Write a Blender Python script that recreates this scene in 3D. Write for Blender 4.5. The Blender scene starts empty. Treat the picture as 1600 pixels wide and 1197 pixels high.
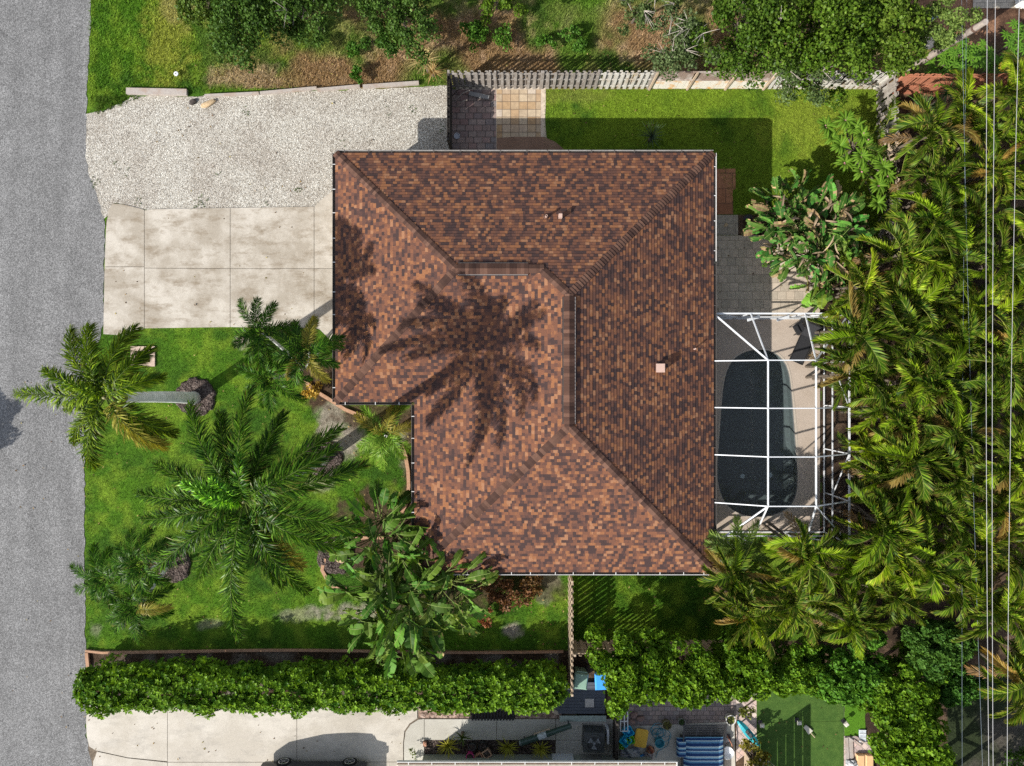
import bpy, math, random
import numpy as np
from mathutils import Vector, Matrix

# ------------------------------------------------------------------ camera, light, exposure
H = 34.0
SC = bpy.context.scene
cam_d = bpy.data.cameras.new("camera"); cam = bpy.data.objects.new("camera", cam_d)
SC.collection.objects.link(cam); SC.camera = cam
cam.location = (0, 0, H); cam.rotation_euler = (0, 0, 0)
cam_d.sensor_fit = 'HORIZONTAL'; cam_d.sensor_width = 36; cam_d.lens = 24
cam_d.clip_start = 0.5; cam_d.clip_end = 1000

SUN_EL, SUN_AZ = math.radians(33.0), math.radians(35.4)      # shadows fall towards +x +y (35.4 deg above +x)
to_sun = Vector((-math.cos(SUN_AZ)*math.cos(SUN_EL), -math.sin(SUN_AZ)*math.cos(SUN_EL), math.sin(SUN_EL)))
w = bpy.data.worlds.new("World"); SC.world = w; w.use_nodes = True
wn = w.node_tree.nodes; wn.clear()
sky = wn.new('ShaderNodeTexSky'); sky.sky_type = 'NISHITA'; sky.sun_disc = False
sky.sun_elevation = SUN_EL
sky.sun_rotation = math.atan2(to_sun.x, to_sun.y)
bg = wn.new('ShaderNodeBackground'); bg.inputs['Strength'].default_value = 0.118
wo = wn.new('ShaderNodeOutputWorld')
hs = wn.new('ShaderNodeHueSaturation'); hs.inputs['Saturation'].default_value = 0.55
w.node_tree.links.new(sky.outputs[0], hs.inputs['Color']); w.node_tree.links.new(hs.outputs[0], bg.inputs[0]); w.node_tree.links.new(bg.outputs[0], wo.inputs[0])
sl = bpy.data.lights.new("sun", 'SUN'); sl.energy = 4.45; sl.angle = math.radians(0.5); sl.color = (1.0, 0.955, 0.88)
sun = bpy.data.objects.new("sun", sl); SC.collection.objects.link(sun)
sun.rotation_euler = to_sun.to_track_quat('Z', 'Y').to_euler(); sun.location = to_sun*60
SC.view_settings.view_transform = 'Standard'; SC.view_settings.look = 'None'
SC.view_settings.gamma = 1; SC.view_settings.use_curve_mapping = False
SC.view_settings.exposure = 0.75
SC.cycles.max_bounces = 5; SC.cycles.transparent_max_bounces = 12
SC.cycles.use_denoising = False

random.seed(7)
RNG = np.random.default_rng(11)
PI = math.pi

# ------------------------------------------------------------------ helpers
def S(z=0.0): return 1600*24/36/(H-z)
def P(px, py, z=0.0):
    s = S(z); return Vector(((px-800)/s, (598.5-py)/s, z))
COL = SC.collection

def setp(o, label=None, cat=None, group=None, kind=None):
    if label: o['label'] = label
    if cat: o['category'] = cat
    if group: o['group'] = group
    if kind: o['kind'] = kind
    return o
def thing(name, loc, label, cat, group=None, rz=0.0):
    o = bpy.data.objects.new(name, None); COL.objects.link(o)
    o.location = loc; o.rotation_euler = (0, 0, rz); o.empty_display_size = 0.2
    return setp(o, label, cat, group)
def wloc(o):
    v = Vector((0, 0, 0))
    while o is not None:
        v += Vector(o.location); o = o.parent
    return v
def copy_tree(o, parent=None):
    c = o.copy(); COL.objects.link(c)
    if parent is not None: c.parent = parent
    for ch in [x for x in o.children]: copy_tree(ch, c)
    return c

def mesh_np(name, V, F, mat, parent=None, col=None, smooth=False, local=True, uv=None):
    """V (n,3) array, F list of arrays [(m,k) int]; col (n,3) per vertex colour"""
    V = np.asarray(V, dtype=np.float32).reshape(-1, 3)
    if not isinstance(F, list): F = [F]
    F = [np.asarray(f, dtype=np.int32) for f in F if len(f)]
    if parent is not None and not local:
        V = V - np.array(wloc(parent), dtype=np.float32)
    me = bpy.data.meshes.new(name)
    me.vertices.add(len(V)); me.vertices.foreach_set('co', V.ravel())
    loops = np.concatenate([f.ravel() for f in F])
    tot = np.concatenate([np.full(len(f), f.shape[1], dtype=np.int32) for f in F])
    start = np.concatenate([[0], np.cumsum(tot)[:-1]]).astype(np.int32)
    me.loops.add(len(loops)); me.loops.foreach_set('vertex_index', loops)
    me.polygons.add(len(tot)); me.polygons.foreach_set('loop_start', start); me.polygons.foreach_set('loop_total', tot)
    if smooth: me.polygons.foreach_set('use_smooth', np.ones(len(tot), dtype=bool))
    me.update(calc_edges=True)
    if col is not None:
        a = me.color_attributes.new('Col', 'FLOAT_COLOR', 'POINT')
        c4 = np.ones((len(V), 4), dtype=np.float32); c4[:, :3] = np.asarray(col, dtype=np.float32)
        a.data.foreach_set('color', c4.ravel())
    me.validate()
    if mat: me.materials.append(mat)
    o = bpy.data.objects.new(name, me); COL.objects.link(o)
    if parent is not None: o.parent = parent
    return o

class MB:
    """collects shapes, then builds ONE mesh object; coordinates are world unless build(local=True)"""
    def __init__(s): s.v = []; s.f = []; s.uv = []; s.has_uv = False
    def add(s, vs, fs, uvs=None):
        n = len(s.v); s.v += [tuple(v) for v in vs]; s.f += [tuple(i+n for i in f) for f in fs]
        if uvs is not None: s.has_uv = True; s.uv += uvs
        else: s.uv += [[(0, 0)]*len(f) for f in fs]
        return s
    def box(s, x0, y0, z0, x1, y1, z1):
        vs = [(x0,y0,z0),(x1,y0,z0),(x1,y1,z0),(x0,y1,z0),(x0,y0,z1),(x1,y0,z1),(x1,y1,z1),(x0,y1,z1)]
        return s.add(vs, [(0,3,2,1),(4,5,6,7),(0,1,5,4),(1,2,6,5),(2,3,7,6),(3,0,4,7)])
    def obox(s, c, size, rz=0.0, tilt=None, M=None):
        hx, hy, hz = size[0]/2, size[1]/2, size[2]/2
        R = Matrix.Rotation(rz, 3, 'Z') if M is None else M
        if tilt is not None: R = R @ Matrix.Rotation(tilt[0], 3, 'X') @ Matrix.Rotation(tilt[1], 3, 'Y')
        vs = []
        for z in (-hz, hz):
            for x, y in ((-hx,-hy),(hx,-hy),(hx,hy),(-hx,hy)):
                vs.append(Vector(c) + R @ Vector((x, y, z)))
        return s.add(vs, [(0,3,2,1),(4,5,6,7),(0,1,5,4),(1,2,6,5),(2,3,7,6),(3,0,4,7)])
    def bar(s, a, b, w=0.05, h=0.05):
        a, b = Vector(a), Vector(b); d = b-a
        if d.length < 1e-6: return s
        t = d.normalized(); up = Vector((0,0,1))
        if abs(t.z) > 0.98: up = Vector((1,0,0))
        x = t.cross(up).normalized(); y = x.cross(t)
        vs = []
        for p in (a, b):
            for sx, sy in ((-1,-1),(1,-1),(1,1),(-1,1)):
                vs.append(p + x*(sx*w/2) + y*(sy*h/2))
        return s.add(vs, [(0,3,2,1),(4,5,6,7),(0,1,5,4),(1,2,6,5),(2,3,7,6),(3,0,4,7)])
    def tube(s, pts, rad, n=8, caps=True):
        pts = [Vector(p) for p in pts]
        if not hasattr(rad, '__len__'): rad = [rad]*len(pts)
        vs = []; fs = []
        prev = None
        for i, p in enumerate(pts):
            if i == 0: t = pts[1]-p
            elif i == len(pts)-1: t = p-pts[i-1]
            else: t = pts[i+1]-pts[i-1]
            t.normalize()
            if prev is None:
                up = Vector((0,0,1)) if abs(t.z) < 0.9 else Vector((1,0,0))
                x = t.cross(up).normalized()
            else:
                x = (prev - t*prev.dot(t)).normalized()
            prev = x; y = t.cross(x)
            for k in range(n):
                a = 2*PI*k/n
                vs.append(p + (x*math.cos(a)+y*math.sin(a))*rad[i])
        for i in range(len(pts)-1):
            for k in range(n):
                k2 = (k+1) % n
                fs.append((i*n+k, i*n+k2, (i+1)*n+k2, (i+1)*n+k))
        if caps:
            fs.append(tuple(reversed(range(n)))); m = (len(pts)-1)*n
            fs.append(tuple(range(m, m+n)))
        return s.add(vs, fs)
    def lathe(s, c, prof, n=20):
        """prof: list of (r, z)"""
        vs = []; fs = []; c = Vector(c)
        for r, z in prof:
            for k in range(n):
                a = 2*PI*k/n
                vs.append(c + Vector((r*math.cos(a), r*math.sin(a), z)))
        for i in range(len(prof)-1):
            for k in range(n):
                k2 = (k+1) % n
                fs.append((i*n+k, i*n+k2, (i+1)*n+k2, (i+1)*n+k))
        if prof[0][0] > 1e-4: fs.append(tuple(reversed(range(n))))
        if prof[-1][0] > 1e-4: m = (len(prof)-1)*n; fs.append(tuple(range(m, m+n)))
        return s.add(vs, fs)
    def poly(s, pts, z0, z1=None):
        """flat polygon at z0, or a prism z0..z1; pts are world (x, y), ccw"""
        a = sum(pts[i][0]*pts[(i+1)%len(pts)][1]-pts[(i+1)%len(pts)][0]*pts[i][1] for i in range(len(pts)))
        if a < 0: pts = list(reversed(pts))
        n = len(pts)
        if z1 is None: return s.add([(p[0], p[1], z0) for p in pts], [tuple(range(n))])
        vs = [(p[0], p[1], z0) for p in pts] + [(p[0], p[1], z1) for p in pts]
        fs = [tuple(range(n, 2*n)), tuple(reversed(range(n)))] + [(i, (i+1)%n, n+(i+1)%n, n+i) for i in range(n)]
        return s.add(vs, fs)
    def build(s, name, mat, parent=None, local=False, smooth=False):
        V = s.v
        if parent is not None and not local:
            o = wloc(parent); V = [(v[0]-o.x, v[1]-o.y, v[2]-o.z) for v in V]
        me = bpy.data.meshes.new(name); me.from_pydata(V, [], s.f)
        if s.has_uv:
            u = me.uv_layers.new(name='UVMap'); k = 0
            flat = [c for f in s.uv for uvc in f for c in uvc]
            u.data.foreach_set('uv', flat)
        if smooth:
            me.polygons.foreach_set('use_smooth', [True]*len(me.polygons))
        me.update()
        me.materials.append(mat)
        ob = bpy.data.objects.new(name, me); COL.objects.link(ob)
        if parent is not None: ob.parent = parent
        return ob

def smooth_noise(x, y, scale, seed=0, octaves=3):
    """value noise on arrays, 0..1"""
    r = np.zeros_like(x, dtype=np.float64); amp = 1.0; tot = 0.0
    for o in range(octaves):
        g = np.random.default_rng(seed*17+o).random((128, 128))
        fx = x/scale*(2**o)+37.3*o; fy = y/scale*(2**o)+11.7*o
        ix = np.floor(fx).astype(int); iy = np.floor(fy).astype(int)
        tx = fx-ix; ty = fy-iy; tx = tx*tx*(3-2*tx); ty = ty*ty*(3-2*ty)
        a = g[ix%128, iy%128]; b = g[(ix+1)%128, iy%128]; c = g[ix%128, (iy+1)%128]; d = g[(ix+1)%128, (iy+1)%128]
        r += amp*((a*(1-tx)+b*tx)*(1-ty)+(c*(1-tx)+d*tx)*ty); tot += amp; amp *= 0.5
    return r/tot
def in_poly(x, y, poly):
    ins = np.zeros(x.shape, dtype=bool); n = len(poly)
    for i in range(n):
        x1, y1 = poly[i]; x2, y2 = poly[(i+1) % n]
        if y1 == y2: continue
        c = ((y1 > y) != (y2 > y)) & (x < (x2-x1)*(y-y1)/(y2-y1)+x1)
        ins ^= c
    return ins
def ragged(pts, step=12, amp=1.2, seed=1):
    """subdivide a pixel polygon and jitter its outline"""
    r = random.Random(seed); out = []
    for i in range(len(pts)):
        a, b = pts[i], pts[(i+1) % len(pts)]
        L = math.hypot(b[0]-a[0], b[1]-a[1]); n = max(1, int(L/step))
        for k in range(n):
            t = k/n
            out.append((a[0]+(b[0]-a[0])*t+r.uniform(-amp, amp), a[1]+(b[1]-a[1])*t+r.uniform(-amp, amp)))
    return out
def W(pts, z=0.0): return [tuple(P(x, y, z)[:2]) for x, y in pts]

# ------------------------------------------------------------------ materials
class NT:
    def __init__(s, name):
        s.m = bpy.data.materials.new(name); s.m.use_nodes = True; s.t = s.m.node_tree; s.t.nodes.clear()
        s.out = s.t.nodes.new('ShaderNodeOutputMaterial')
    def n(s, typ, **kw):
        nd = s.t.nodes.new(typ)
        for k, v in kw.items(): setattr(nd, k, v)
        return nd
    def put(s, sock, v):
        if v is None: return
        if isinstance(v, bpy.types.NodeSocket): s.t.links.new(v, sock)
        elif isinstance(v, (tuple, list)) and len(v) == 3 and sock.type == 'RGBA': sock.default_value = (*v, 1)
        else: sock.default_value = v
    def obj(s): return s.n('ShaderNodeTexCoord').outputs['Object']
    def geo(s): return s.n('ShaderNodeNewGeometry').outputs['Position']
    def uv(s): return s.n('ShaderNodeTexCoord').outputs['UV']
    def map(s, vec, scale=(1,1,1), loc=(0,0,0), rot=(0,0,0)):
        m = s.n('ShaderNodeMapping'); s.put(m.inputs['Vector'], vec)
        m.inputs['Scale'].default_value = scale; m.inputs['Location'].default_value = loc; m.inputs['Rotation'].default_value = rot
        return m.outputs[0]
    def noise(s, scale, detail=3, rough=0.55, vec=None, out=0):
        nd = s.n('ShaderNodeTexNoise'); nd.inputs['Scale'].default_value = scale
        nd.inputs['Detail'].default_value = detail; nd.inputs['Roughness'].default_value = rough
        s.put(nd.inputs['Vector'], vec if vec is not None else s.geo()); return nd.outputs[out]
    def vor(s, scale, vec=None, feature='F1', out='Distance', rnd=1.0):
        nd = s.n('ShaderNodeTexVoronoi', feature=feature); nd.inputs['Scale'].default_value = scale
        nd.inputs['Randomness'].default_value = rnd
        s.put(nd.inputs['Vector'], vec if vec is not None else s.geo()); return nd.outputs[out]
    def ramp(s, fac, stops, interp='LINEAR'):
        nd = s.n('ShaderNodeValToRGB'); s.put(nd.inputs[0], fac); cr = nd.color_ramp; cr.interpolation = interp
        while len(cr.elements) < len(stops): cr.elements.new(0.5)
        for e, (p, c) in zip(cr.elements, stops):
            e.position = p; e.color = (*c, 1) if hasattr(c, '__len__') else (c, c, c, 1)
        return nd.outputs[0]
    def mix(s, fac, a, b, blend='MIX'):
        nd = s.n('ShaderNodeMix', data_type='RGBA', blend_type=blend)
        s.put(nd.inputs[0], fac); s.put(nd.inputs[6], a); s.put(nd.inputs[7], b); return nd.outputs[2]
    def math(s, op, a, b=None, c=None):
        nd = s.n('ShaderNodeMath', operation=op); s.put(nd.inputs[0], a)
        if b is not None: s.put(nd.inputs[1], b)
        if c is not None: s.put(nd.inputs[2], c)
        return nd.outputs[0]
    def bump(s, h, strength=0.5, dist=0.02, normal=None):
        nd = s.n('ShaderNodeBump'); nd.inputs['Strength'].default_value = strength; nd.inputs['Distance'].default_value = dist
        s.put(nd.inputs['Height'], h)
        if normal is not None: s.put(nd.inputs['Normal'], normal)
        return nd.outputs[0]
    def bsdf(s, col, rough=0.8, spec=0.3, metal=0.0, normal=None, **kw):
        b = s.n('ShaderNodeBsdfPrincipled')
        s.put(b.inputs['Base Color'], col); s.put(b.inputs['Roughness'], rough)
        s.put(b.inputs['Specular IOR Level'], spec); s.put(b.inputs['Metallic'], metal)
        if normal is not None: s.put(b.inputs['Normal'], normal)
        for k, v in kw.items(): s.put(b.inputs[k], v)
        return b.outputs[0]
    def done(s, sh): s.t.links.new(sh, s.out.inputs[0]); return s.m

def simple(name, col, rough=0.6, spec=0.4, var=0.15, scale=6.0, metal=0.0, bump=0.0, dirt=None):
    """painted / plastic / metal surface with slight wear"""
    t = NT(name); o = t.geo()
    c = t.mix(t.ramp(t.noise(scale, 4, 0.6, o), [(0.3, 0.0), (0.7, 1.0)]), tuple(x*(1-var) for x in col), tuple(min(1, x*(1+var)) for x in col))
    if dirt: c = t.mix(t.ramp(t.noise(scale*0.6, 5, 0.7, o), [(0.5, 0.0), (0.75, 0.8)]), c, dirt)
    nrm = t.bump(t.noise(scale*8, 3, 0.6, o), bump, 0.01) if bump else None
    return t.done(t.bsdf(c, rough, spec, metal, nrm))

def m_asphalt():
    t = NT('asphalt'); g = t.geo()
    sp = t.ramp(t.vor(30, g, out='Color'), [(0.1, 0.09), (0.5, 0.165), (0.85, 0.29)])
    n2 = t.ramp(t.noise(34, 2, 0.7, g), [(0.3, 0.6), (0.7, 1.35)])
    c = t.mix(1.0, sp, n2, 'MULTIPLY')
    streak = t.ramp(t.noise(1.2, 4, 0.6, t.map(g, (1.0, 0.12, 1))), [(0.3, 0.84), (0.7, 1.12)])
    c = t.mix(1.0, c, streak, 'MULTIPLY')
    crk = t.ramp(t.vor(0.22, t.mix(0.25, g, t.noise(1.3, 4, 0.7, g, 1), 'ADD'), 'DISTANCE_TO_EDGE'), [(0.0, 0.72), (0.004, 1.0)])
    c = t.mix(1.0, c, crk, 'MULTIPLY')
    blot = t.ramp(t.noise(0.8, 5, 0.65, g), [(0.35, 0.88), (0.65, 1.08)])
    c = t.mix(1.0, c, blot, 'MULTIPLY')
    c = t.mix(1.0, c, (0.95, 0.945, 0.945), 'MULTIPLY')
    return t.done(t.bsdf(c, 0.9, 0.3, normal=t.bump(t.noise(45, 3, 0.7, g), 0.7, 0.012)))
def m_gravel():
    t = NT('shell_gravel'); g = t.geo()
    v = t.n('ShaderNodeTexVoronoi'); v.inputs['Scale'].default_value = 27; t.put(v.inputs['Vector'], g)
    c = t.ramp(v.outputs['Color'], [(0.1, (0.22,0.19,0.16)), (0.35, (0.44,0.405,0.35)), (0.6, (0.56,0.53,0.475)), (0.9, (0.76,0.74,0.69))])
    fine = t.ramp(t.vor(42, g, out='Color'), [(0.15, 0.55), (0.5, 1.0), (0.9, 1.15)])
    c = t.mix(0.85, c, fine, 'MULTIPLY')
    gap = t.ramp(v.outputs['Distance'], [(0.35, 1.05), (0.8, 0.62)])
    c = t.mix(1.0, c, gap, 'MULTIPLY')
    big = t.ramp(t.noise(0.5, 5, 0.6, g), [(0.35, (0.88,0.85,0.82)), (0.6, (1.08,1.08,1.06))])
    c = t.mix(1.0, c, big, 'MULTIPLY')
    return t.done(t.bsdf(c, 0.9, 0.2, normal=t.bump(t.math('ADD', v.outputs['Distance'], t.vor(42, g)), 0.8, 0.03)))
def m_concrete(name, base, light, dark, amt=0.6, scale=0.6):
    t = NT(name); g = t.geo()
    c = t.mix(t.ramp(t.noise(scale, 6, 0.65, g), [(0.42, 0.0), (0.60, 1.0)]), base, light)
    st = t.noise(scale*1.9, 9, 0.72, t.map(g, (0.8, 1.9, 1), (13, 7, 0)))
    c = t.mix(t.math('MULTIPLY', t.ramp(st, [(0.50, 0.0), (0.66, 1.0)]), amt), c, dark)
    c = t.mix(1.0, c, t.ramp(t.noise(22, 3, 0.7, g), [(0.3, 0.86), (0.7, 1.1)]), 'MULTIPLY')
    dots = t.ramp(t.vor(2.2, t.map(g, (1,1,1), (3,1,0))), [(0.02, 0.35), (0.05, 1.0)])
    c = t.mix(0.6, c, dots, 'MULTIPLY')
    return t.done(t.bsdf(c, 0.85, 0.25, normal=t.bump(t.noise(30, 4, 0.7, g), 0.25, 0.01)))
def m_pavers(name, cols, mortar, w, h, rot=0.0, off=0.5, msize=0.012):
    t = NT(name); g = t.map(t.geo(), (1,1,1), (0.07,0.05,0), (0,0,rot))
    b = t.n('ShaderNodeTexBrick'); t.put(b.inputs['Vector'], g); b.offset = off; b.squash = 1
    b.inputs['Color1'].default_value = (0,0,0,1); b.inputs['Color2'].default_value = (1,1,1,1); b.inputs['Mortar'].default_value = (0.5,0.5,0.5,1)
    b.inputs['Scale'].default_value = 1; b.inputs['Mortar Size'].default_value = msize; b.inputs['Mortar Smooth'].default_value = 0.2
    b.inputs['Brick Width'].default_value = w; b.inputs['Row Height'].default_value = h
    k = len(cols)
    c = t.ramp(b.outputs['Color'], [(i/(k-1) if k > 1 else 0, cc) for i, cc in enumerate(cols)])
    c = t.mix(1.0, c, t.ramp(t.noise(5, 5, 0.7), [(0.3, 0.78), (0.7, 1.15)]), 'MULTIPLY')
    c = t.mix(b.outputs['Fac'], c, mortar)
    return t.done(t.bsdf(c, 0.85, 0.25, normal=t.bump(b.outputs['Fac'], -0.5, 0.01)))
def m_shingle():
    t = NT('roof_shingle'); uv = t.uv()
    sep = t.n('ShaderNodeSeparateXYZ'); t.put(sep.inputs[0], uv)
    u, v = sep.outputs[0], sep.outputs[1]
    row = t.math('FLOOR', t.math('ADD', v, 0.001))
    wn_ = t.n('ShaderNodeTexWhiteNoise', noise_dimensions='1D'); t.put(wn_.inputs['W'], row)
    W1 = t.math('ADD', t.math('MULTIPLY', u, 1/0.165), t.math('MULTIPLY', wn_.outputs['Value'], 911.0))
    vo = t.n('ShaderNodeTexVoronoi', voronoi_dimensions='1D'); vo.inputs['Scale'].default_value = 1.0
    t.put(vo.inputs['W'], W1)
    sc_ = t.n('ShaderNodeSeparateColor'); t.put(sc_.inputs[0], vo.outputs['Color'])
    big = t.math('MULTIPLY', t.math('SUBTRACT', t.noise(1.0, 4, 0.65, t.map(t.geo(), (1.9,0.8,1), rot=(0,0,0.7))), 0.5), 0.75)
    val = t.math('ADD', sc_.outputs[0], big)
    c = t.ramp(val, [(0.0, (0.054,0.034,0.032)), (0.18, (0.076,0.042,0.036)), (0.32, (0.105,0.053,0.040)), (0.48, (0.138,0.064,0.042)),
                     (0.66, (0.172,0.076,0.045)), (0.82, (0.232,0.102,0.050)), (0.95, (0.27,0.134,0.074))], 'CONSTANT')
    c = t.mix(1.0, c, t.ramp(t.noise(60, 2, 0.8), [(0.25, 0.75), (0.75, 1.2)]), 'MULTIPLY')
    step = t.math('GREATER_THAN', sc_.outputs[1], 0.5)
    return t.done(t.bsdf(c, 0.9, 0.12, normal=t.bump(t.math('ADD', step, t.math('MULTIPLY', t.noise(80, 2, 0.7), 0.5)), 0.7, 0.006)))
def m_cap():
    t = NT('cap_shingle'); uv = t.uv()
    sep = t.n('ShaderNodeSeparateXYZ'); t.put(sep.inputs[0], uv)
    wn_ = t.n('ShaderNodeTexWhiteNoise', noise_dimensions='1D'); t.put(wn_.inputs['W'], t.math('FLOOR', sep.outputs[1]))
    c = t.ramp(wn_.outputs['Value'], [(0.0, (0.050,0.028,0.023)), (0.5, (0.092,0.050,0.037)), (1.0, (0.145,0.079,0.056))])
    c = t.mix(1.0, c, t.ramp(t.noise(50, 2, 0.8), [(0.25, 0.75), (0.75, 1.2)]), 'MULTIPLY')
    return t.done(t.bsdf(c, 0.9, 0.12))
def m_ground():
    """soil and turf: patch colours come from the mesh attribute, texture from noise"""
    t = NT('turf_and_soil'); g = t.geo()
    a = t.n('ShaderNodeAttribute', attribute_name='Col')
    n1 = t.ramp(t.noise(5, 5, 0.8, g), [(0.28, 0.42), (0.5, 0.95), (0.75, 1.6)])
    n2 = t.ramp(t.noise(28, 3, 0.7, g), [(0.28, 0.55), (0.5, 0.95), (0.75, 1.5)])
    c = t.mix(1.0, a.outputs['Color'], n1, 'MULTIPLY'); c = t.mix(1.0, c, n2, 'MULTIPLY')
    return t.done(t.bsdf(c, 0.95, 0.1, normal=t.bump(t.noise(20, 4, 0.75, g), 1.0, 0.05)))
def m_leaf(name, trans=0.3, rough=0.45, spec=0.4, tint=0.25, tcol=(1.25, 1.15, 0.45)):
    t = NT(name)
    a = t.n('ShaderNodeAttribute', attribute_name='Col').outputs['Color']
    oi = t.n('ShaderNodeObjectInfo').outputs['Random']
    k = t.ramp(oi, [(0.0, (1-tint, 1-tint*0.7, 1-tint)), (0.5, (1,1,1)), (1.0, (1+tint, 1+tint*0.6, 1))])
    c = t.mix(1.0, a, k, 'MULTIPLY')
    b = t.bsdf(c, rough, spec)
    tr = t.n('ShaderNodeBsdfTranslucent'); t.put(tr.inputs[0], t.mix(1.0, c, tcol, 'MULTIPLY'))
    mx = t.n('ShaderNodeMixShader'); mx.inputs[0].default_value = trans
    t.put(mx.inputs[1], b); t.put(mx.inputs[2], tr.outputs[0])
    return t.done(mx.outputs[0])
def m_bark(name, c1, c2, ring=0.0):
    t = NT(name); g = t.geo()
    c = t.mix(t.ramp(t.noise(6, 5, 0.7, t.map(g, (1,1,3))), [(0.35, 0.0), (0.65, 1.0)]), c1, c2)
    if ring: c = t.mix(0.6, c, t.ramp(t.math('FRACT', t.math('MULTIPLY', t.n('ShaderNodeSeparateXYZ').outputs[2], 1)), [(0,1.0),(1,1.0)]), 'MULTIPLY')
    return t.done(t.bsdf(c, 0.85, 0.2, normal=t.bump(t.noise(14, 4, 0.7, g), 0.5, 0.03)))
def m_ringed():
    t = NT('palm_trunk_bark'); g = t.geo()
    sep = t.n('ShaderNodeSeparateXYZ'); t.put(sep.inputs[0], g)
    w_ = t.math('FRACT', t.math('ADD', t.math('MULTIPLY', sep.outputs[2], 5.0), t.math('MULTIPLY', t.noise(3), 0.5)))
    c = t.mix(t.ramp(t.noise(3, 5, 0.7, g), [(0.35, 0.0), (0.65, 1.0)]), (0.72,0.73,0.70), (0.48,0.49,0.46))
    c = t.mix(1.0, c, t.ramp(w_, [(0.0, 0.55), (0.12, 1.0), (0.9, 1.0), (1.0, 0.6)]), 'MULTIPLY')
    return t.done(t.bsdf(c, 0.8, 0.25, normal=t.bump(w_, 0.3, 0.02)))
def m_wood(name, c1, c2, c3=None, scale=5.0, stain=0.5):
    t = NT(name); g = t.geo()
    oi = t.n('ShaderNodeObjectInfo').outputs['Random']
    c = t.mix(t.ramp(t.noise(scale, 6, 0.7, t.map(g, (3,3,0.8))), [(0.3, 0.0), (0.7, 1.0)]), c1, c2)
    if c3: c = t.mix(t.math('MULTIPLY', t.ramp(t.noise(1.3, 5, 0.7, g), [(0.5, 0.0), (0.62, 1.0)]), stain), c, c3)
    return t.done(t.bsdf(c, 0.85, 0.2, normal=t.bump(t.noise(20, 4, 0.7, t.map(g, (4,4,1))), 0.4, 0.01)))
def m_mulch(name, c1, c2, c3, scale=14):
    t = NT(name); g = t.geo()
    c = t.ramp(t.vor(scale, t.map(g, (1,1.7,1), rot=(0,0,0.6)), out='Color'), [(0.1, c1), (0.5, c2), (0.9, c3)])
    c = t.mix(1.0, c, t.ramp(t.noise(3, 5, 0.7, g), [(0.3, 0.6), (0.7, 1.3)]), 'MULTIPLY')
    return t.done(t.bsdf(c, 0.95, 0.1, normal=t.bump(t.vor(scale, g), 1.0, 0.05)))

M = {}
M['asphalt'] = m_asphalt(); M['gravel'] = m_gravel()
M['drive'] = m_concrete('driveway_concrete', (0.335,0.295,0.24), (0.48,0.44,0.38), (0.20,0.155,0.105), 0.75, 0.5)
M['drive2'] = m_concrete('neighbour_concrete', (0.43,0.39,0.33), (0.52,0.48,0.42), (0.27,0.25,0.22), 0.45, 0.4)
M['walk'] = m_concrete('walkway_concrete', (0.42,0.40,0.35), (0.50,0.48,0.43), (0.30,0.28,0.25), 0.3, 0.5)
M['deck'] = m_concrete('pool_deck_coating', (0.44,0.36,0.29), (0.48,0.40,0.33), (0.33,0.27,0.21), 0.25, 0.4)
M['apron'] = m_concrete('apron_concrete', (0.36,0.32,0.265), (0.42,0.375,0.31), (0.26,0.22,0.17), 0.4, 0.5)
M['pav_tan'] = m_pavers('tan_tiles', [(0.40,0.31,0.215),(0.46,0.37,0.26),(0.38,0.25,0.135),(0.50,0.44,0.37)], (0.14,0.10,0.07), 0.42, 0.38, 0, 0.0, 0.016)
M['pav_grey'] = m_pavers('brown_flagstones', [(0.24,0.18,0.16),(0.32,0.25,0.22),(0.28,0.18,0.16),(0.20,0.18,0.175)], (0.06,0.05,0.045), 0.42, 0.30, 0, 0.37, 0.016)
M['pav_patio'] = m_pavers('patio_pavers', [(0.44,0.38,0.30),(0.55,0.46,0.36),(0.50,0.43,0.34),(0.59,0.49,0.39)], (0.22,0.18,0.14), 0.42, 0.42, 0, 0.33, 0.010)
M['pav_step'] = m_pavers('grey_step_pavers', [(0.38,0.33,0.26),(0.44,0.38,0.31)], (0.17,0.15,0.13), 0.4, 0.5, 0, 0.3, 0.010)
M['terra'] = m_pavers('terracotta_flags', [(0.36,0.15,0.075),(0.42,0.19,0.10),(0.30,0.125,0.065)], (0.17,0.085,0.05), 0.85, 0.75, 0, 0.4, 0.02)
M['pav_neigh'] = m_pavers('mauve_pavers', [(0.28,0.22,0.20),(0.38,0.30,0.27),(0.22,0.18,0.18),(0.34,0.30,0.28)], (0.12,0.10,0.09), 0.30, 0.22, 0, 0.5, 0.014)
M['pav_pink'] = m_pavers('pink_pavers', [(0.52,0.38,0.33),(0.60,0.50,0.44),(0.42,0.32,0.30)], (0.2,0.16,0.14), 0.34, 0.26, 0.7, 0.5, 0.014)
M['shingle'] = m_shingle(); M['cap'] = m_cap(); M['ground'] = m_ground()
M['palmleaf'] = m_leaf('palm_leaflets', 0.30, 0.4, 0.08, 0.32)
M['royal'] = m_leaf('royal_palm_leaflets', 0.25, 0.35, 0.10, 0.05)
M['leaf'] = m_leaf('tree_leaves', 0.25, 0.4, 0.10, 0.12)
M['hedge'] = m_leaf('hedge_leaves', 0.25, 0.4, 0.08, 0.05)
M['bigleaf'] = m_leaf('broad_leaves', 0.22, 0.5, 0.10, 0.1)
M['blade'] = m_leaf('grass_blades', 0.3, 0.7, 0.15, 0.0)
M['trunk'] = m_ringed()
M['bark'] = m_bark('bark', (0.16,0.13,0.10), (0.08,0.065,0.05))
M['twig'] = m_bark('pale_twigs', (0.42,0.38,0.33), (0.28,0.24,0.20))
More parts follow.
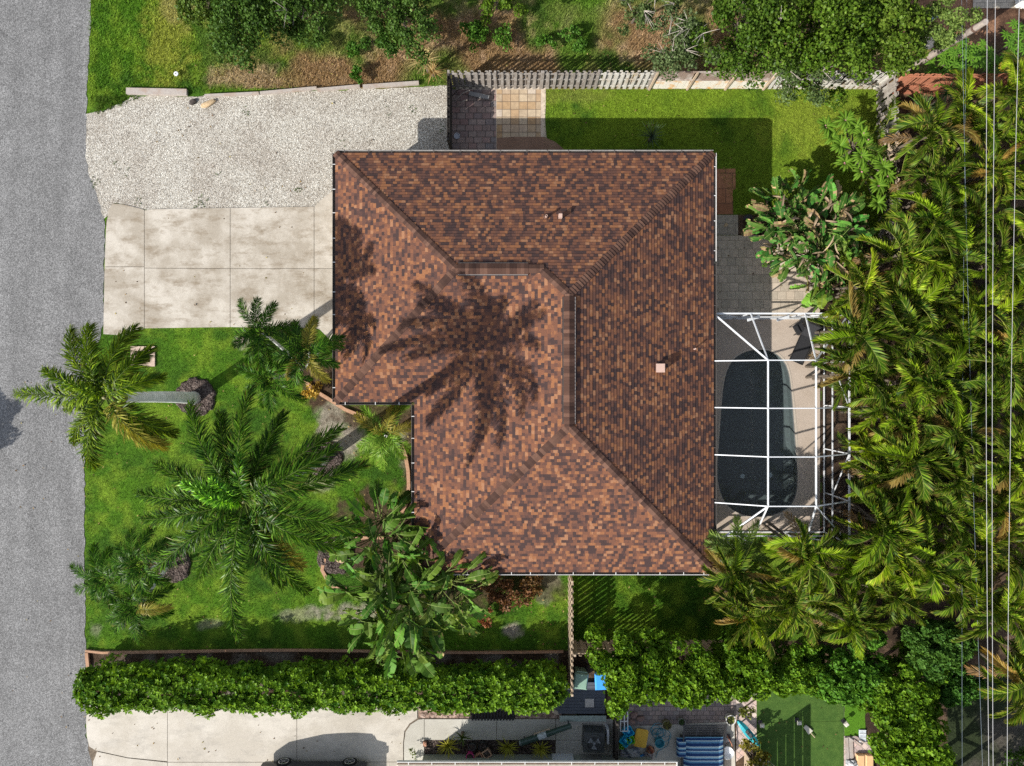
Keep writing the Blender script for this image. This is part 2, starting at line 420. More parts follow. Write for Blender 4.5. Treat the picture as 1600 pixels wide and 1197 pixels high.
M['mulch'] = m_mulch('dark_mulch', (0.03,0.022,0.02), (0.07,0.052,0.045), (0.16,0.13,0.115))
M['litter'] = m_mulch('leaf_litter', (0.03,0.02,0.014), (0.09,0.055,0.035), (0.20,0.12,0.07), 9)
M['fence'] = m_wood('weathered_fence_wood', (0.17,0.145,0.125), (0.33,0.30,0.27), (0.45,0.44,0.42), 5, 0.35)
M['fence_white'] = m_wood('whitewashed_fence_wood', (0.42,0.40,0.36), (0.60,0.58,0.54), (0.30,0.20,0.10), 5, 0.5)
M['fence_rust'] = m_wood('stained_fence_wood', (0.20,0.14,0.11), (0.30,0.23,0.19), (0.55,0.52,0.48), 4, 0.6)
M['fence_orange'] = m_wood('rust_stained_white_board', (0.62,0.58,0.50), (0.66,0.62,0.56), (0.60,0.30,0.06), 3, 0.9)
M['fence_red'] = m_wood('red_brown_fence_wood', (0.36,0.135,0.075), (0.46,0.20,0.12), (0.28,0.10,0.06), 4, 0.5)
M['fence_tan'] = m_wood('tan_fence_wood', (0.36,0.27,0.19), (0.46,0.37,0.27), (0.22,0.17,0.13), 5, 0.5)
M['fence_dark'] = m_wood('dark_fence_wood', (0.035,0.03,0.028), (0.08,0.07,0.06), None, 5)
M['timber'] = m_wood('old_landscape_timber', (0.30,0.26,0.24), (0.42,0.38,0.34), (0.30,0.20,0.14), 4, 0.5)
M['edging'] = m_wood('brown_edging', (0.32,0.17,0.10), (0.46,0.29,0.19), (0.25,0.15,0.09), 4, 0.4)
M['pole'] = m_wood('weathered_pole', (0.22,0.18,0.155), (0.38,0.33,0.29), (0.14,0.11,0.10), 7, 0.5)
M['white'] = simple('white_aluminium', (0.66,0.68,0.70), 0.35, 0.5, 0.05, 3)
M['whitegut'] = simple('white_gutter_paint', (0.58,0.575,0.56), 0.4, 0.5, 0.08, 3, dirt=(0.4,0.36,0.32))
M['gutter_dark'] = simple('bronze_gutter_paint', (0.07,0.062,0.057), 0.45, 0.5, 0.2, 3)
M['gutter_in'] = simple('grimy_gutter_floor', (0.10,0.085,0.075), 0.9, 0.1, 0.4, 9)
M['stucco'] = simple('beige_stucco', (0.50,0.43,0.34), 0.9, 0.1, 0.06, 3, bump=0.3)
M['wall_green'] = simple('grey_green_stucco', (0.30,0.32,0.27), 0.9, 0.1, 0.08, 3, bump=0.3)
M['black'] = simple('black_metal', (0.022,0.022,0.024), 0.4, 0.5, 0.2, 8)
M['darkfab'] = simple('black_sling_fabric', (0.03,0.03,0.033), 0.8, 0.2, 0.2, 20)
M['vent'] = simple('pinkish_vent_metal', (0.48,0.33,0.27), 0.5, 0.4, 0.08, 6)
M['cable'] = simple('pale_cable', (0.36,0.36,0.37), 0.5, 0.4, 0.05, 2)
M['cable_dark'] = simple('dark_cable', (0.16,0.20,0.24), 0.5, 0.4, 0.05, 2)
M['car'] = simple('dark_car_paint', (0.035,0.036,0.04), 0.15, 0.6, 0.05, 1)
M['rubber'] = simple('tyre_rubber', (0.02,0.02,0.02), 0.85, 0.2, 0.2, 12)
M['alloy'] = simple('alloy_rim', (0.55,0.55,0.56), 0.3, 0.5, 0.05, 4, metal=0.7)
M['carglass'] = simple('car_glass', (0.02,0.025,0.03), 0.05, 0.8, 0.02, 1)
M['red'] = simple('tail_lamp_red', (0.45,0.03,0.02), 0.2, 0.5, 0.05, 4)
M['rock'] = simple('tan_stone', (0.45,0.33,0.20), 0.9, 0.2, 0.3, 7, bump=0.6)
M['drain'] = simple('pinkish_drain_concrete', (0.46,0.35,0.28), 0.9, 0.2, 0.2, 6, bump=0.4)
M['iron'] = simple('rusty_iron_grate', (0.10,0.06,0.045), 0.8, 0.3, 0.4, 12)

M['joint'] = simple('joint_dirt', (0.15,0.12,0.09), 0.95, 0.1, 0.4, 9)
# ------------------------------------------------------------------ terrain colours
def blob(x, y, cx, cy, rx, ry=None, soft=0.35, wob=None):
    ry = ry or rx
    if wob is not None: wob = wob*.6+.4*smooth_noise(x, y, 7, 33, 3)*1.0
    d = np.sqrt(((x-cx)/rx)**2+((y-cy)/ry)**2)
    if wob is not None: d = d + (wob-0.5)*2.0
    return np.clip((1-d)/soft+0.5, 0, 1)
def lerp(a, b, t): return a+(b-a)*t[..., None]
FRONT = [(60,505),(648,505),(900,880),(893,1030),(60,1030)]
def terrain_col(px, py):
    x, y = px*1.0, py*1.0
    n1 = smooth_noise(x, y, 60, 1, 4); n2 = smooth_noise(x, y, 18, 2, 3); n3 = smooth_noise(x, y, 130, 3, 3)
    wob = smooth_noise(x, y, 22, 5, 3)
    g_mid = np.array((0.066,0.152,0.010)); g_yel = np.array((0.165,0.250,0.022)); g_drk = np.array((0.030,0.080,0.009))
    straw = np.array((0.25,0.150,0.082)); straw2 = np.array((0.34,0.235,0.150)); dirt = np.array((0.085,0.055,0.035)); sand = np.array((0.33,0.285,0.235))
    base = lerp(np.broadcast_to(g_drk, x.shape+(3,)), g_mid, np.clip(n1*2-0.35, 0, 1))
    base = lerp(base, g_yel, np.clip((n2-0.42)*3, 0, 1)*0.7)  # yellower green patches of the grass itself
    col = base.copy()
    # north rough lot
    lot = (y < 138)
    c = lerp(base, straw, 0.9*np.clip((x-300)/180, 0, 1)*np.clip((n1-0.30)*4.5, 0.1, 1)*np.clip((y-20)/30+0.9, 0, 1))
    c = lerp(c, straw2, np.clip((x-480)/120, 0, 1)*np.clip((n2-0.5)*4, 0, 1)*0.7)
    c = lerp(c, g_mid, np.clip((n3-0.55)*9, 0, 1)*np.clip((x-480)/60, 0, 1)*0.85)
    c = lerp(c, np.array((0.22,0.24,0.035)), blob(x, y, 262, 60, 36, 90, 0.6, wob)*0.85)
    c = lerp(c, np.array((0.30,0.26,0.10)), blob(x, y, 290, 10, 40, 30, 0.6, wob)*0.6)
    c = lerp(c, straw2, blob(x, y, 385, 120, 50, 20, 0.6, wob)*0.7)
    col = np.where(lot[..., None], c, col)
    # back lawn: brighter, yellower
    bl = (y >= 138) & (y < 480) & (x > 840)
    c = lerp(base, np.array((0.135,0.205,0.016)), np.clip(n1*2.6-.5, 0.1, 1)*0.85)
    c = lerp(c, np.array((0.22,0.27,0.03)), blob(x, y, 1290, 190, 90, 50, 0.7, wob)*0.6)
    c = lerp(c, np.array((0.20,0.20,0.05)), blob(x, y, 900, 150, 60, 14, 0.6, wob)*0.4)
    col = np.where(bl[..., None], c, col)
    # bare sandy patches of the front lawn
    for cx, cy, rx, ry, k in [(520,655,22,34,.9),(545,690,30,22,.9),(500,760,18,12,.5),(595,880,22,10,.6),(560,955,55,14,.7),(470,960,35,10,.5),(610,930,28,16,.8),
                              (645,985,18,9,.6),(800,985,16,10,.9),(855,905,20,16,.6),(848,935,14,10,.4),(330,975,26,9,.5),(150,985,10,12,.4),(640,700,14,60,.7),(380,535,12,8,.8)]:
        col = lerp(col, sand*0.85, blob(x, y, cx, cy, rx, ry, 0.5, wob)*k)
    # beds of soil along the house front, around the big plants
    for cx, cy, rx, ry, k in [(500,590,34,40,1),(600,650,70,18,.9),(645,760,16,120,.9),(600,820,70,50,.95),(690,930,80,40,.85),(560,860,40,30,1),(820,920,70,20,.6),(265,882,30,26,1)]:
        col = lerp(col, dirt*0.8, blob(x, y, cx, cy, rx, ry, 0.4, wob)*k)
    # strip of soil between edging and hedge; side yard
    s_ = (y > 1017) & (y < 1110) & (x < 900)
    col = np.where(s_[..., None], lerp(np.broadcast_to(dirt*0.8, x.shape+(3,)), sand*0.6, np.clip((n2-0.45)*3, 0, 1)), col)
    s_ = (y > 1085) & (y < 1130) & (x > 650) & (x < 880)
    col = np.where(s_[..., None], lerp(np.broadcast_to(dirt, x.shape+(3,)), np.array((0.42,0.30,0.24)), np.clip((n2-0.35)*4, 0, 1)), col)
    # palm bed
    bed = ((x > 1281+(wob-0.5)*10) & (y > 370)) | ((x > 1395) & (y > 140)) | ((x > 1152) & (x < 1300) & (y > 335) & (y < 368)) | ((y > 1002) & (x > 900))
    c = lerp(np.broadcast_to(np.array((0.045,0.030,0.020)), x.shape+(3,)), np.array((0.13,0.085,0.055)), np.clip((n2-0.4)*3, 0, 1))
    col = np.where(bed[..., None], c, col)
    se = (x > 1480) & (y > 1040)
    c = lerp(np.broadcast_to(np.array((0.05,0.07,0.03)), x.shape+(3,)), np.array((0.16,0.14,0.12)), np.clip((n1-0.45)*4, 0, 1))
    col = np.where(se[..., None], c*0.55, col)  # southeast yard: ground colour darkened to carry tree shade
    ne = (x > 1400) & (y < 150)
    c = lerp(np.broadcast_to(np.array((0.10,0.055,0.035)), x.shape+(3,)), np.array((0.32,0.17,0.10)), np.clip((n1-0.4)*4, 0, 1))
    c = lerp(c, g_mid, np.clip((n3-0.5)*6, 0, 1)*0.6)
    col = np.where(ne[..., None], c, col)
    return col

# big ground sheet
_x0, _x1, _y0, _y1 = (60-800)/S(), (1700-800)/S(), (598.5-1260)/S(), (598.5+60)/S()
g0 = MB().poly([(-150,-150),(_x0,-150),(_x0,150),(-150,150)], -0.02).poly([(_x1,-150),(150,-150),(150,150),(_x1,150)], -0.02).poly([(_x0,-150),(_x1,-150),(_x1,_y0),(_x0,_y0)], -0.02).poly([(_x0,_y1),(_x1,_y1),(_x1,150),(_x0,150)], -0.02).build('ground', simple('far_soil', (0.09,0.10,0.04), 0.95, 0.1, 0.4, 0.5))
setp(g0, kind='structure')
def hgt(px, py): return (smooth_noise(px, py, 40, 9, 3)-0.5)*0.05
# lawn and soil grid
nx, ny = 460, 350
gx = np.linspace(60, 1700, nx); gy = np.linspace(-60, 1260, ny)
GX, GY = np.meshgrid(gx, gy)
V = np.stack([(GX-800)/S(), (598.5-GY)/S(), np.full_like(GX, -0.012)], -1).reshape(-1, 3)
idx = np.arange(nx*ny).reshape(ny, nx)
Fq = np.stack([idx[1:, :-1], idx[1:, 1:], idx[:-1, 1:], idx[:-1, :-1]], -1).reshape(-1, 4)
# cut the pool's hole out of the grid
cx_ = V[Fq, 0].mean(1)*S()+800; cy_ = 598.5-V[Fq, 1].mean(1)*S()
keep = ~((cx_ > 1112) & (cx_ < 1276) & (cy_ > 500) & (cy_ < 826))
lawn = mesh_np('lawn', V, Fq[keep], M['ground'], col=terrain_col(GX, GY).reshape(-1, 3))
setp(lawn, kind='structure')

def slab(name, pts, z, mat, thick=None, kind='structure'):
    b = MB()
    if thick: b.poly(W(pts), z-thick, z)
    else: b.poly(W(pts), z)
    return setp(b.build(name, mat), kind=kind)

EDGE = [(146,-80),(143,0),(140,60),(136,140),(134,200),(134,245),(140,275),(150,300),(158,330),(164,345),(163,400),(162,470),(161,505),(158,525),(146,545),(135,560),(133,640),(132,800),(133,1000),(134,1060),(134,1150),(141,1180),(144,1197),(144,1280)]
rp = []
rr = random.Random(4)
for i in range(len(EDGE)-1):
    a, b = EDGE[i], EDGE[i+1]; n = max(1, int(math.hypot(b[0]-a[0], b[1]-a[1])/7))
    for k in range(n):
        t = k/n; rp.append((a[0]+(b[0]-a[0])*t+rr.uniform(-1.5, 1.5), a[1]+(b[1]-a[1])*t))
rp.append(EDGE[-1])
slab('road', rp+[(-500,1280),(-500,-80)], 0.004, M['asphalt'])

slab('gravel_drive', ragged([(133,178),(165,172),(200,155),(205,150),(330,150),(330,148),(700,134),(704,235),(704,270),(523,330),(490,326),(360,326),(228,328),(180,318),(160,345),(140,330),(120,260)], 10, 1.6, 3), 0.000, M['gravel'])
# concrete driveway with open joints
J = 0.38
def slabs(name, polys, z, mat, under=None):
    b = MB()
    for p in polys: b.poly(W(p), z-0.05, z)
    return setp(b.build(name, mat), kind='structure')
slab('driveway_joint_soil', [(166,345),(178,322),(228,331),(360,329),(490,327),(523,300),(560,300),(560,520),(500,508),(230,508),(166,516)], 0.004, M['joint'])
def q(x0, y0, x1, y1, j=J): return [(x0+j, y0+j), (x1-j, y0+j), (x1-j, y1-j), (x0+j, y1-j)]
slabs('driveway', [
    [(226-J, 328),(215,325),(195,320),(176,318),(170,330),(166,360),(164,417-J),(226-J,417-J)],
    [(164,417+J),(226-J,417+J),(226-J,513),(205,522),(190,524),(162,522)],
    [(226+J,329),(240,327),(300,326),(360-J,325),(360-J,420-J),(226+J,419-J)], [(226+J,419+J),(360-J,420+J),(360-J,511),(226+J,513)],
    [(360+J,325),(430,324),(491-J,323),(491-J,420-J),(360+J,420-J)], [(360+J,420+J),(491-J,420+J),(491-J,513),(400,512),(360+J,511)],
    [(491+J,323),(505,310),(523,296),(580,296),(580,420-J),(491+J,420-J)], [(491+J,420+J),(580,420+J),(580,560),(545,560),(500,515),(491+J,513)]],
    0.030, M['drive'])
slab('patio_tiles', [(776,140),(845,140),(845,212),(850,260),(776,260)], 0.006, M['pav_tan'])
slab('patio_tiles_border', ragged([(712,136),(852,134),(853,214),(844,262),(770,262),(712,262)], 14, 1, 5), 0.001, simple('pale_mortar_border', (0.50,0.42,0.33), 0.9, 0.2, 0.2, 5))
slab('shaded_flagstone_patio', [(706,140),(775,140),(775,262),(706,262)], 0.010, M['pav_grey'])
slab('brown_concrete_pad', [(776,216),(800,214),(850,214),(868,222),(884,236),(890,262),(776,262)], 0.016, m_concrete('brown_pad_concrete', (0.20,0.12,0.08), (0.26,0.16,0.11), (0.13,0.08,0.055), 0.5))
slab('terracotta_path', ragged([(1090,264),(1149,264),(1150,295),(1145,297),(1145,335),(1090,335)], 20, 0.6, 3), 0.006, M['terra'])
slab('paver_step', [(1090,336),(1153,336),(1153,367),(1090,367)], 0.018, M['pav_step'])
slab('rear_patio', [(1085,368),(1281,368),(1281,498),(1085,498)], 0.012, M['pav_patio'], 0.05)

# neighbour's concrete
slab('neighbour_joint_soil', [(138,1100),(700,1100),(900,1115),(900,1260),(148,1260),(138,1168)], 0.001, M['joint'])
slabs('neighbour_driveway', [
    [(262-J,1100),(262-J,1189),(200,1183),(150,1172),(140,1166),(136,1150),(135,1125),(137,1100)],
    [(152,1174),(200,1184.4),(262-J,1191),(262-J,1260),(145,1260),(146,1190),(150,1180)],
    q(262,1100,464,1190.5), q(262,1190.5,464,1260),
    [(464+J,1100),(652,1104),(652,1122),(640,1130),(632,1142),(630,1160),(630,1189.8),(464+J,1189.8)],
    [(464+J,1190.6),(630,1190.6),(630,1260),(464+J,1260)]], 0.030, M['drive2'])
arc = [(631.5,1190),(631.5,1160),(634,1143),(642,1131.5),(654,1124)]
slabs('walkway', [arc+[(663-J,1123),(663-J,1190)], q(663,1123,776,1156), q(776,1123,868,1156), q(868,1123,958,1156), q(868,1156,958,1180), q(632,1190,668,1225)], 0.034, M['walk'])
slab('planting_bed', [(663,1156),(867,1156),(867,1180),(663,1180)], 0.010, M['mulch'])
slab('bed_gravel', [(654,1088),(880,1088),(880,1122),(654,1122)], 0.006, m_mulch('pink_stone_litter', (0.10,0.07,0.055), (0.28,0.19,0.15), (0.50,0.38,0.32), 7))
slab('neighbour_patio_slab', [(958,1136),(1147,1127),(1150,1260),(958,1260)], 0.034, M['walk'], 0.04)
slab('neighbour_pavers', [(958,1060),(1150,1060),(1150,1127.5),(958,1136)], 0.010, M['pav_neigh'])
slab('pink_paver_strip', [(1150,1075),(1182,1075),(1182,1165),(1150,1190)], 0.016, M['pav_pink'])
M['turf'] = (lambda t: t.done(t.bsdf(t.mix(1.0, t.mix(t.ramp(t.noise(2.5, 4, 0.6), [(0.3, 0.0), (0.7, 1.0)]), (0.036,0.085,0.012), (0.070,0.130,0.022)), t.ramp(t.noise(30, 2, 0.7), [(0.3, 0.7), (0.7, 1.3)]), 'MULTIPLY'), 0.8, 0.2, normal=t.bump(t.noise(60, 3, 0.7), 0.8, 0.02))))(NT('artificial_turf'))
slabs('artificial_turf', [[(1182,1060),(1318,1060),(1318,1126.2),(1182,1128.6)], [(1182,1129),(1318,1126.6),(1318,1260),(1182,1260)]], 0.026, M['turf'])
slab('turf_seam_sand', [(1181,1059),(1319,1059),(1319,1261),(1181,1261)], 0.005, simple('pale_seam_sand', (0.35,0.36,0.22), 0.9, 0.1))
slab('side_grass', ragged([(1319,1085),(1352,1085),(1352,1140),(1340,1150),(1319,1150)], 8, 1.2, 9), 0.004, simple('bright_short_grass', (0.07,0.17,0.012), 0.9, 0.1, 0.5, 18, bump=0.8))
slab('stone_strip', [(1316,1150),(1364,1150),(1364,1260),(1316,1260)], 0.014, M['pav_pink'])
slab('grey_paving', [(1520,-40),(1660,-40),(1660,13),(1520,13)], 0.014, M['pav_step'])

# ------------------------------------------------------------------ grass blades (stuff)
def grass_mesh(name, n, area, poly, excl, hmin, hmax, wid, seed, bright=1.0, tint=(1, 1, 1), density=None):
    r = np.random.default_rng(seed)
    x0, y0, x1, y1 = area
    px = r.uniform(x0, x1, n); py = r.uniform(y0, y1, n)
    k = in_poly(px, py, poly)
    for e in excl: k &= ~in_poly(px, py, e)
    px, py = px[k], py[k]
    if density is not None:
        k = r.random(len(px)) < density(px, py); px, py = px[k], py[k]
    m = len(px)
    c = terrain_col(px, py)
    c = c*np.array(tint)*bright*r.uniform(0.65, 1.6, (m, 1))
    h = r.uniform(hmin, hmax, m); a = r.uniform(0, 2*PI, m); lean = r.uniform(0.3, 1.2, m)
    X = (px-800)/S(); Y = (598.5-py)/S()
    wv = np.stack([np.cos(a), np.sin(a), 0*a], -1)*(wid*r.uniform(0.6, 1.4, m))[:, None]
    b = a+PI/2+r.uniform(-.5, .5, m)
    base = np.stack([X, Y, 0*X-0.01], -1)
    tip = base+np.stack([np.cos(b)*np.sin(lean)*h, np.sin(b)*np.sin(lean)*h, np.cos(lean)*h], -1)
    V = np.stack([base-wv, base+wv, tip], 1).reshape(-1, 3)
    F = np.arange(3*m).reshape(-1, 3)
    o = mesh_np(name, V, F, M['blade'], col=np.repeat(c, 3, axis=0))
    return setp(o, kind='stuff')
drv = [(140,296),(600,296),(648,540),(520,520),(133,525)]
green = lambda px, py: np.clip((terrain_col(px, py)[:, 1]-terrain_col(px, py)[:, 0])*25, 0.0, 1)
o = grass_mesh('grass', 90000, (133,505,900,1018), [(134,512),(210,523),(228,514),(400,513),(500,516),(540,560),(650,640),(650,900),(893,900),(892,1016),(134,1016)], [], 0.04, 0.11, 0.012, 21, 1.25, density=green)
setp(o, 'short bright green grass of the front lawn between road and house', 'grass')
o = grass_mesh('grass', 75000, (845,137,1400,480), [(850,140),(1395,140),(1395,480),(1152,335),(1110,240),(1110,262),(850,262)], [], 0.04, 0.10, 0.012, 22, 1.25, density=green)
setp(o, 'yellow green grass of the back lawn behind the north fence', 'grass')
o = grass_mesh('grass', 34000, (890,850,1140,1010), [(893,850),(1140,850),(1140,1003),(893,1003)], [], 0.04, 0.10, 0.012, 23, 1.2, density=green)
setp(o, 'grass strip of the side yard between house and picket fence', 'grass')
o = grass_mesh('weeds', 110000, (136,-60,1420,165), [(143,-60),(1420,-60),(1420,120),(1210,134),(704,132),(330,144),(200,148),(190,165),(145,176),(138,160)], [], 0.06, 0.24, 0.016, 24, 1.2)
setp(o, 'rough weeds and dry straw covering the vacant lot', 'weeds')

def tuft(V, F, C, p, n, h, wid, col, r):
    for _ in range(n):
        a = r.uniform(0, 2*PI); l = r.uniform(0.3, 1.2); hh = h*r.uniform(0.5, 1.2); k = len(V)
        t = Vector((math.cos(a)*math.sin(l)*hh, math.sin(a)*math.sin(l)*hh, math.cos(l)*hh)); s_ = Vector((-math.sin(a), math.cos(a), 0))*wid
        V += [tuple(p-s_), tuple(p+s_), tuple(p+t)]; F.append((k, k+1, k+2))
        c = np.array(col)*r.uniform(0.6, 1.5); C += [c, c, c]
r_ = random.Random(5); V, F, C = [], [], []
for cx, cy, n in [(315,315,16),(220,317,8),(305,323,6),(467,297,10),(148,285,12),(385,175,8),(340,268,3),(185,257,4),(645,170,7),(610,180,4),(532,220,3),(415,322,4),(197,271,3),(690,200,6)]:
    for _ in range(n):
        tuft(V, F, C, P(cx+r_.gauss(0, 4), cy+r_.gauss(0, 5), 0.0), 7, 0.10, 0.010, (0.07,0.12,0.02), r_)
for _ in range(220):
    px, py = r_.uniform(150, 215), r_.uniform(150, 178)
    if py < 180-(px-150)*0.4: tuft(V, F, C, P(px, py, 0), 9, 0.16, 0.012, (0.08,0.14,0.015), r_)
setp(mesh_np('weeds', np.array(V), np.array(F), M['blade'], col=np.array(C)), 'small weed tufts scattered over the pale gravel parking area', 'weeds', kind='stuff')

# ------------------------------------------------------------------ the house
ZE = 2.9; T = 5/12
e = lambda px, py: P(px, py, ZE)
xW, xM, xE = e(524, 0).x, e(647.5, 0).x, e(1115, 0).x
yN, yI, yS = e(0, 239).y, e(0, 628).y, e(0, 894).y
ww = (yN-yI)/2; wm = (xE-xM)/2
xm = (xM+xE)/2; yTop = yN-wm; yBot = yS+wm; yw = (yN+yI)/2
zw, zm = ZE+T*ww, ZE+T*wm
house = thing('house', ((xW+xE)/2, (yN+yS)/2, 0), 'large L shaped house with brown and orange shingle hip roof in the centre', 'house')
b = MB(); b.poly([(xW+.5,yN-.5),(xW+.5,yI+.5),(xM+.5,yI+.5),(xM+.5,yS+.5),(xE-.5,yS+.5),(xE-.5,yN-.5)], 0, ZE+0.05)
b.build('wall', M['stucco'], house)
b = MB(); b.poly([(xW+.03,yN-.03),(xW+.03,yI+.03),(xM+.03,yI+.03),(xM+.03,yS+.03),(xE-.03,yS+.03),(xE-.03,yN-.03)], ZE-0.14, ZE-0.02)
b.build('soffit', simple('soffit_paint', (0.35,0.28,0.22), 0.8, 0.2), house)

def clip_poly(pts, axis, val, keep_ge):
    out = []
    for i in range(len(pts)):
        a, c = pts[i], pts[(i+1) % len(pts)]
        ia = (a[axis] >= val) if keep_ge else (a[axis] <= val)
        ic = (c[axis] >= val) if keep_ge else (c[axis] <= val)
        if ia: out.append(a)
        if ia != ic:
            t = (val-a[axis])/(c[axis]-a[axis]); out.append((a[0]+t*(c[0]-a[0]), a[1]+t*(c[1]-a[1])))
    return out
STEP = 0.135; LIFT = 0.016
def roof_plane(b, org, ud, dd, poly, seed):
    """org: world point of u=0,d=0; ud/dd plan unit vectors; poly in (u, d), convex"""
    dmax = max(p[1] for p in poly); d0 = min(p[1] for p in poly); k0 = int(d0/STEP+1e-6); k = k0
    def w3(u, d, off): return (org[0]+ud[0]*u+dd[0]*d, org[1]+ud[1]*u+dd[1]*d, ZE+T*d+off)
    while k*STEP < dmax-1e-4:
        a, c = max(k*STEP, d0), min((k+1)*STEP, dmax)
        pp = clip_poly(clip_poly(poly, 1, a, True), 1, c, False)
        # drop repeated points
        qq = []
        for p in pp:
            if not qq or math.hypot(p[0]-qq[-1][0], p[1]-qq[-1][1]) > 1e-5: qq.append(p)
        if len(qq) > 1 and math.hypot(qq[0][0]-qq[-1][0], qq[0][1]-qq[-1][1]) < 1e-5: qq.pop()
        if len(qq) >= 3:
            f = lambda d: LIFT*(1-(d-k*STEP)/STEP)
            vs = [w3(u, d, f(d)) for u, d in qq]
            area = sum(vs[i][0]*vs[(i+1)%len(vs)][1]-vs[(i+1)%len(vs)][0]*vs[i][1] for i in range(len(vs)))
            uvs = [(u+seed*31.7, k+0.5+seed*100) for u, d in qq]
            if area < 0: vs.reverse(); uvs.reverse()
            b.add(vs, [tuple(range(len(vs)))], [uvs])
            low = [p for p in qq if abs(p[1]-a) < 1e-4]
            if len(low) >= 2:
                u0, u1 = min(p[0] for p in low), max(p[0] for p in low)
                b.add([w3(u0, a, f(a)), w3(u1, a, f(a)), w3(u1, a, -0.003), w3(u0, a, -0.003)], [(0,1,2,3)], [[(u0, k+.5+seed*100)]*4])
        k += 1
L, R_ = xE-xW, None
b = MB()
a_ = xM-xW     # west wing projects this far
# north plane (two convex pieces)
Ln = xE-xW
roof_plane(b, (xW, yN), (1,0), (0,-1), [(0,0),(Ln,0),(Ln-ww,ww),(ww,ww)], 1)
roof_plane(b, (xW, yN), (1,0), (0,-1), [(xM+ww-xW,ww),(Ln-ww,ww),(Ln-wm,wm)], 1)
# east plane
roof_plane(b, (xE, yN), (0,-1), (-1,0), [(0,0),(yN-yS,0),(yN-yS-wm,wm),(wm,wm)], 2)
# south plane
roof_plane(b, (xE, yS), (-1,0), (0,1), [(0,0),(xE-xM,0),(wm,wm)], 3)
# main west plane: eave yS..yI, valley, hip to the top
roof_plane(b, (xM, yS), (0,1), (1,0), [(0,0),(yI-yS,0),(yw-yS,ww),(yTop-yS,wm),(yBot-yS,wm)], 4)
# wing south plane
roof_plane(b, (xW, yI), (1,0), (0,1), [(0,0),(xM-xW,0),(xM-xW+ww,ww),(ww,ww)], 5)
# wing west plane
roof_plane(b, (xW, yN), (0,-1), (1,0), [(0,0),(2*ww,0),(ww,ww)], 6)
roof = b.build('roof', M['shingle'], house)

def caps(a, c, drop, wid=0.17, expo=0.15, up=0.02, seed=0):
    """folded cap shingles from a (low) to c; drop = fall per metre to each side"""
    a, c = Vector(a), Vector(c); d = c-a; n = int(d.length/expo); t = d/n
    h = Vector((d.x, d.y, 0)).normalized(); s_ = Vector((-h.y, h.x, 0)); b = MB()
    for i in range(n):
        p0, p1 = a+t*i, a+t*(i+1.15)
        z0, z1 = up+0.028, up-0.002
        vs = []
        for p, z in ((p0, z0), (p1, z1)):
            vs += [p+s_*wid+Vector((0,0,z-drop*wid)), p+Vector((0,0,z+0.006)), p-s_*wid+Vector((0,0,z-drop*wid))]
        vs += [p0+s_*wid+Vector((0,0,-drop*wid)), p0-s_*wid+Vector((0,0,-drop*wid))]
        u = [(0, i+.5+seed*61)]
        b.add(vs, [(0,1,4,3),(1,2,5,4),(0,6,7,2,1)], [u*4, u*4, u*5])
        for sg, k0, k1 in ((1, 0, 3), (-1, 2, 5)):   # side edges
            n_ = len(b.v)
            q0, q1 = Vector(vs[k0]), Vector(vs[k1])
            b.add([q0, q1, q1-Vector((0,0,0.03)), q0-Vector((0,0,0.03))], [(0,1,2,3)], [u*4])
    return b
dh = T*math.cos(PI/4)
for i, (A, C) in enumerate([((xW,yN,ZE),(xW+ww,yw,zw)), ((xW,yI,ZE),(xW+ww,yw,zw)), ((xM+ww,yw,zw),(xm,yTop,zm)),
                            ((xE,yN,ZE),(xm,yTop,zm)), ((xE,yS,ZE),(xm,yBot,zm)), ((xM,yS,ZE),(xm,yBot,zm))]):
    caps(A, C, dh, seed=i).build('hip_cap', M['cap'], roof)
caps((xW+ww,yw,zw), (xM+ww+.1,yw,zw), T, 0.18, 0.15, 0.05, 7).build('ridge_cap', M['cap'], roof)
caps((xm,yBot,zm), (xm,yTop,zm), T, 0.18, 0.15, 0.05, 8).build('ridge_cap', M['cap'], roof)
M['vent_edge'] = simple('dull_metal_edge', (0.22,0.20,0.19), 0.5, 0.4, 0.1, 4)
# ridge vents: raised strips with thin metal edges
for A, C in (((xW+ww+.1,yw),(xM+ww-0.55,yw)), ((xm,yBot+.1),(xm,yTop-.1))):
    A, C = Vector(A), Vector(C); d = (C-A).normalized(); s_ = Vector((-d.y, d.x)); zz = zw if A.y == C.y else zm
    bv = caps((A.x,A.y,zz), (C.x,C.y,zz), T, 0.235, 0.15, 0.075, 12)
    rv = bv.build('ridge_vent', M['cap'], roof)
    for sg in (1, -1):
        p0, p1 = A+s_*0.25*sg, C+s_*0.25*sg; z = zz-T*0.25+0.055
        MB().bar((p0.x,p0.y,z), (p1.x,p1.y,z), 0.025, 0.07).build('metal_edge', M['vent_edge'] if sg*(1 if A.y==C.y else 1) < 0 else M['gutter_dark'], rv)
        p0, p1 = A+s_*0.272*sg, C+s_*0.272*sg
        MB().bar((p0.x,p0.y,z-0.02), (p1.x,p1.y,z-0.02), 0.02, 0.05).build('metal_edge', M['black'], rv)

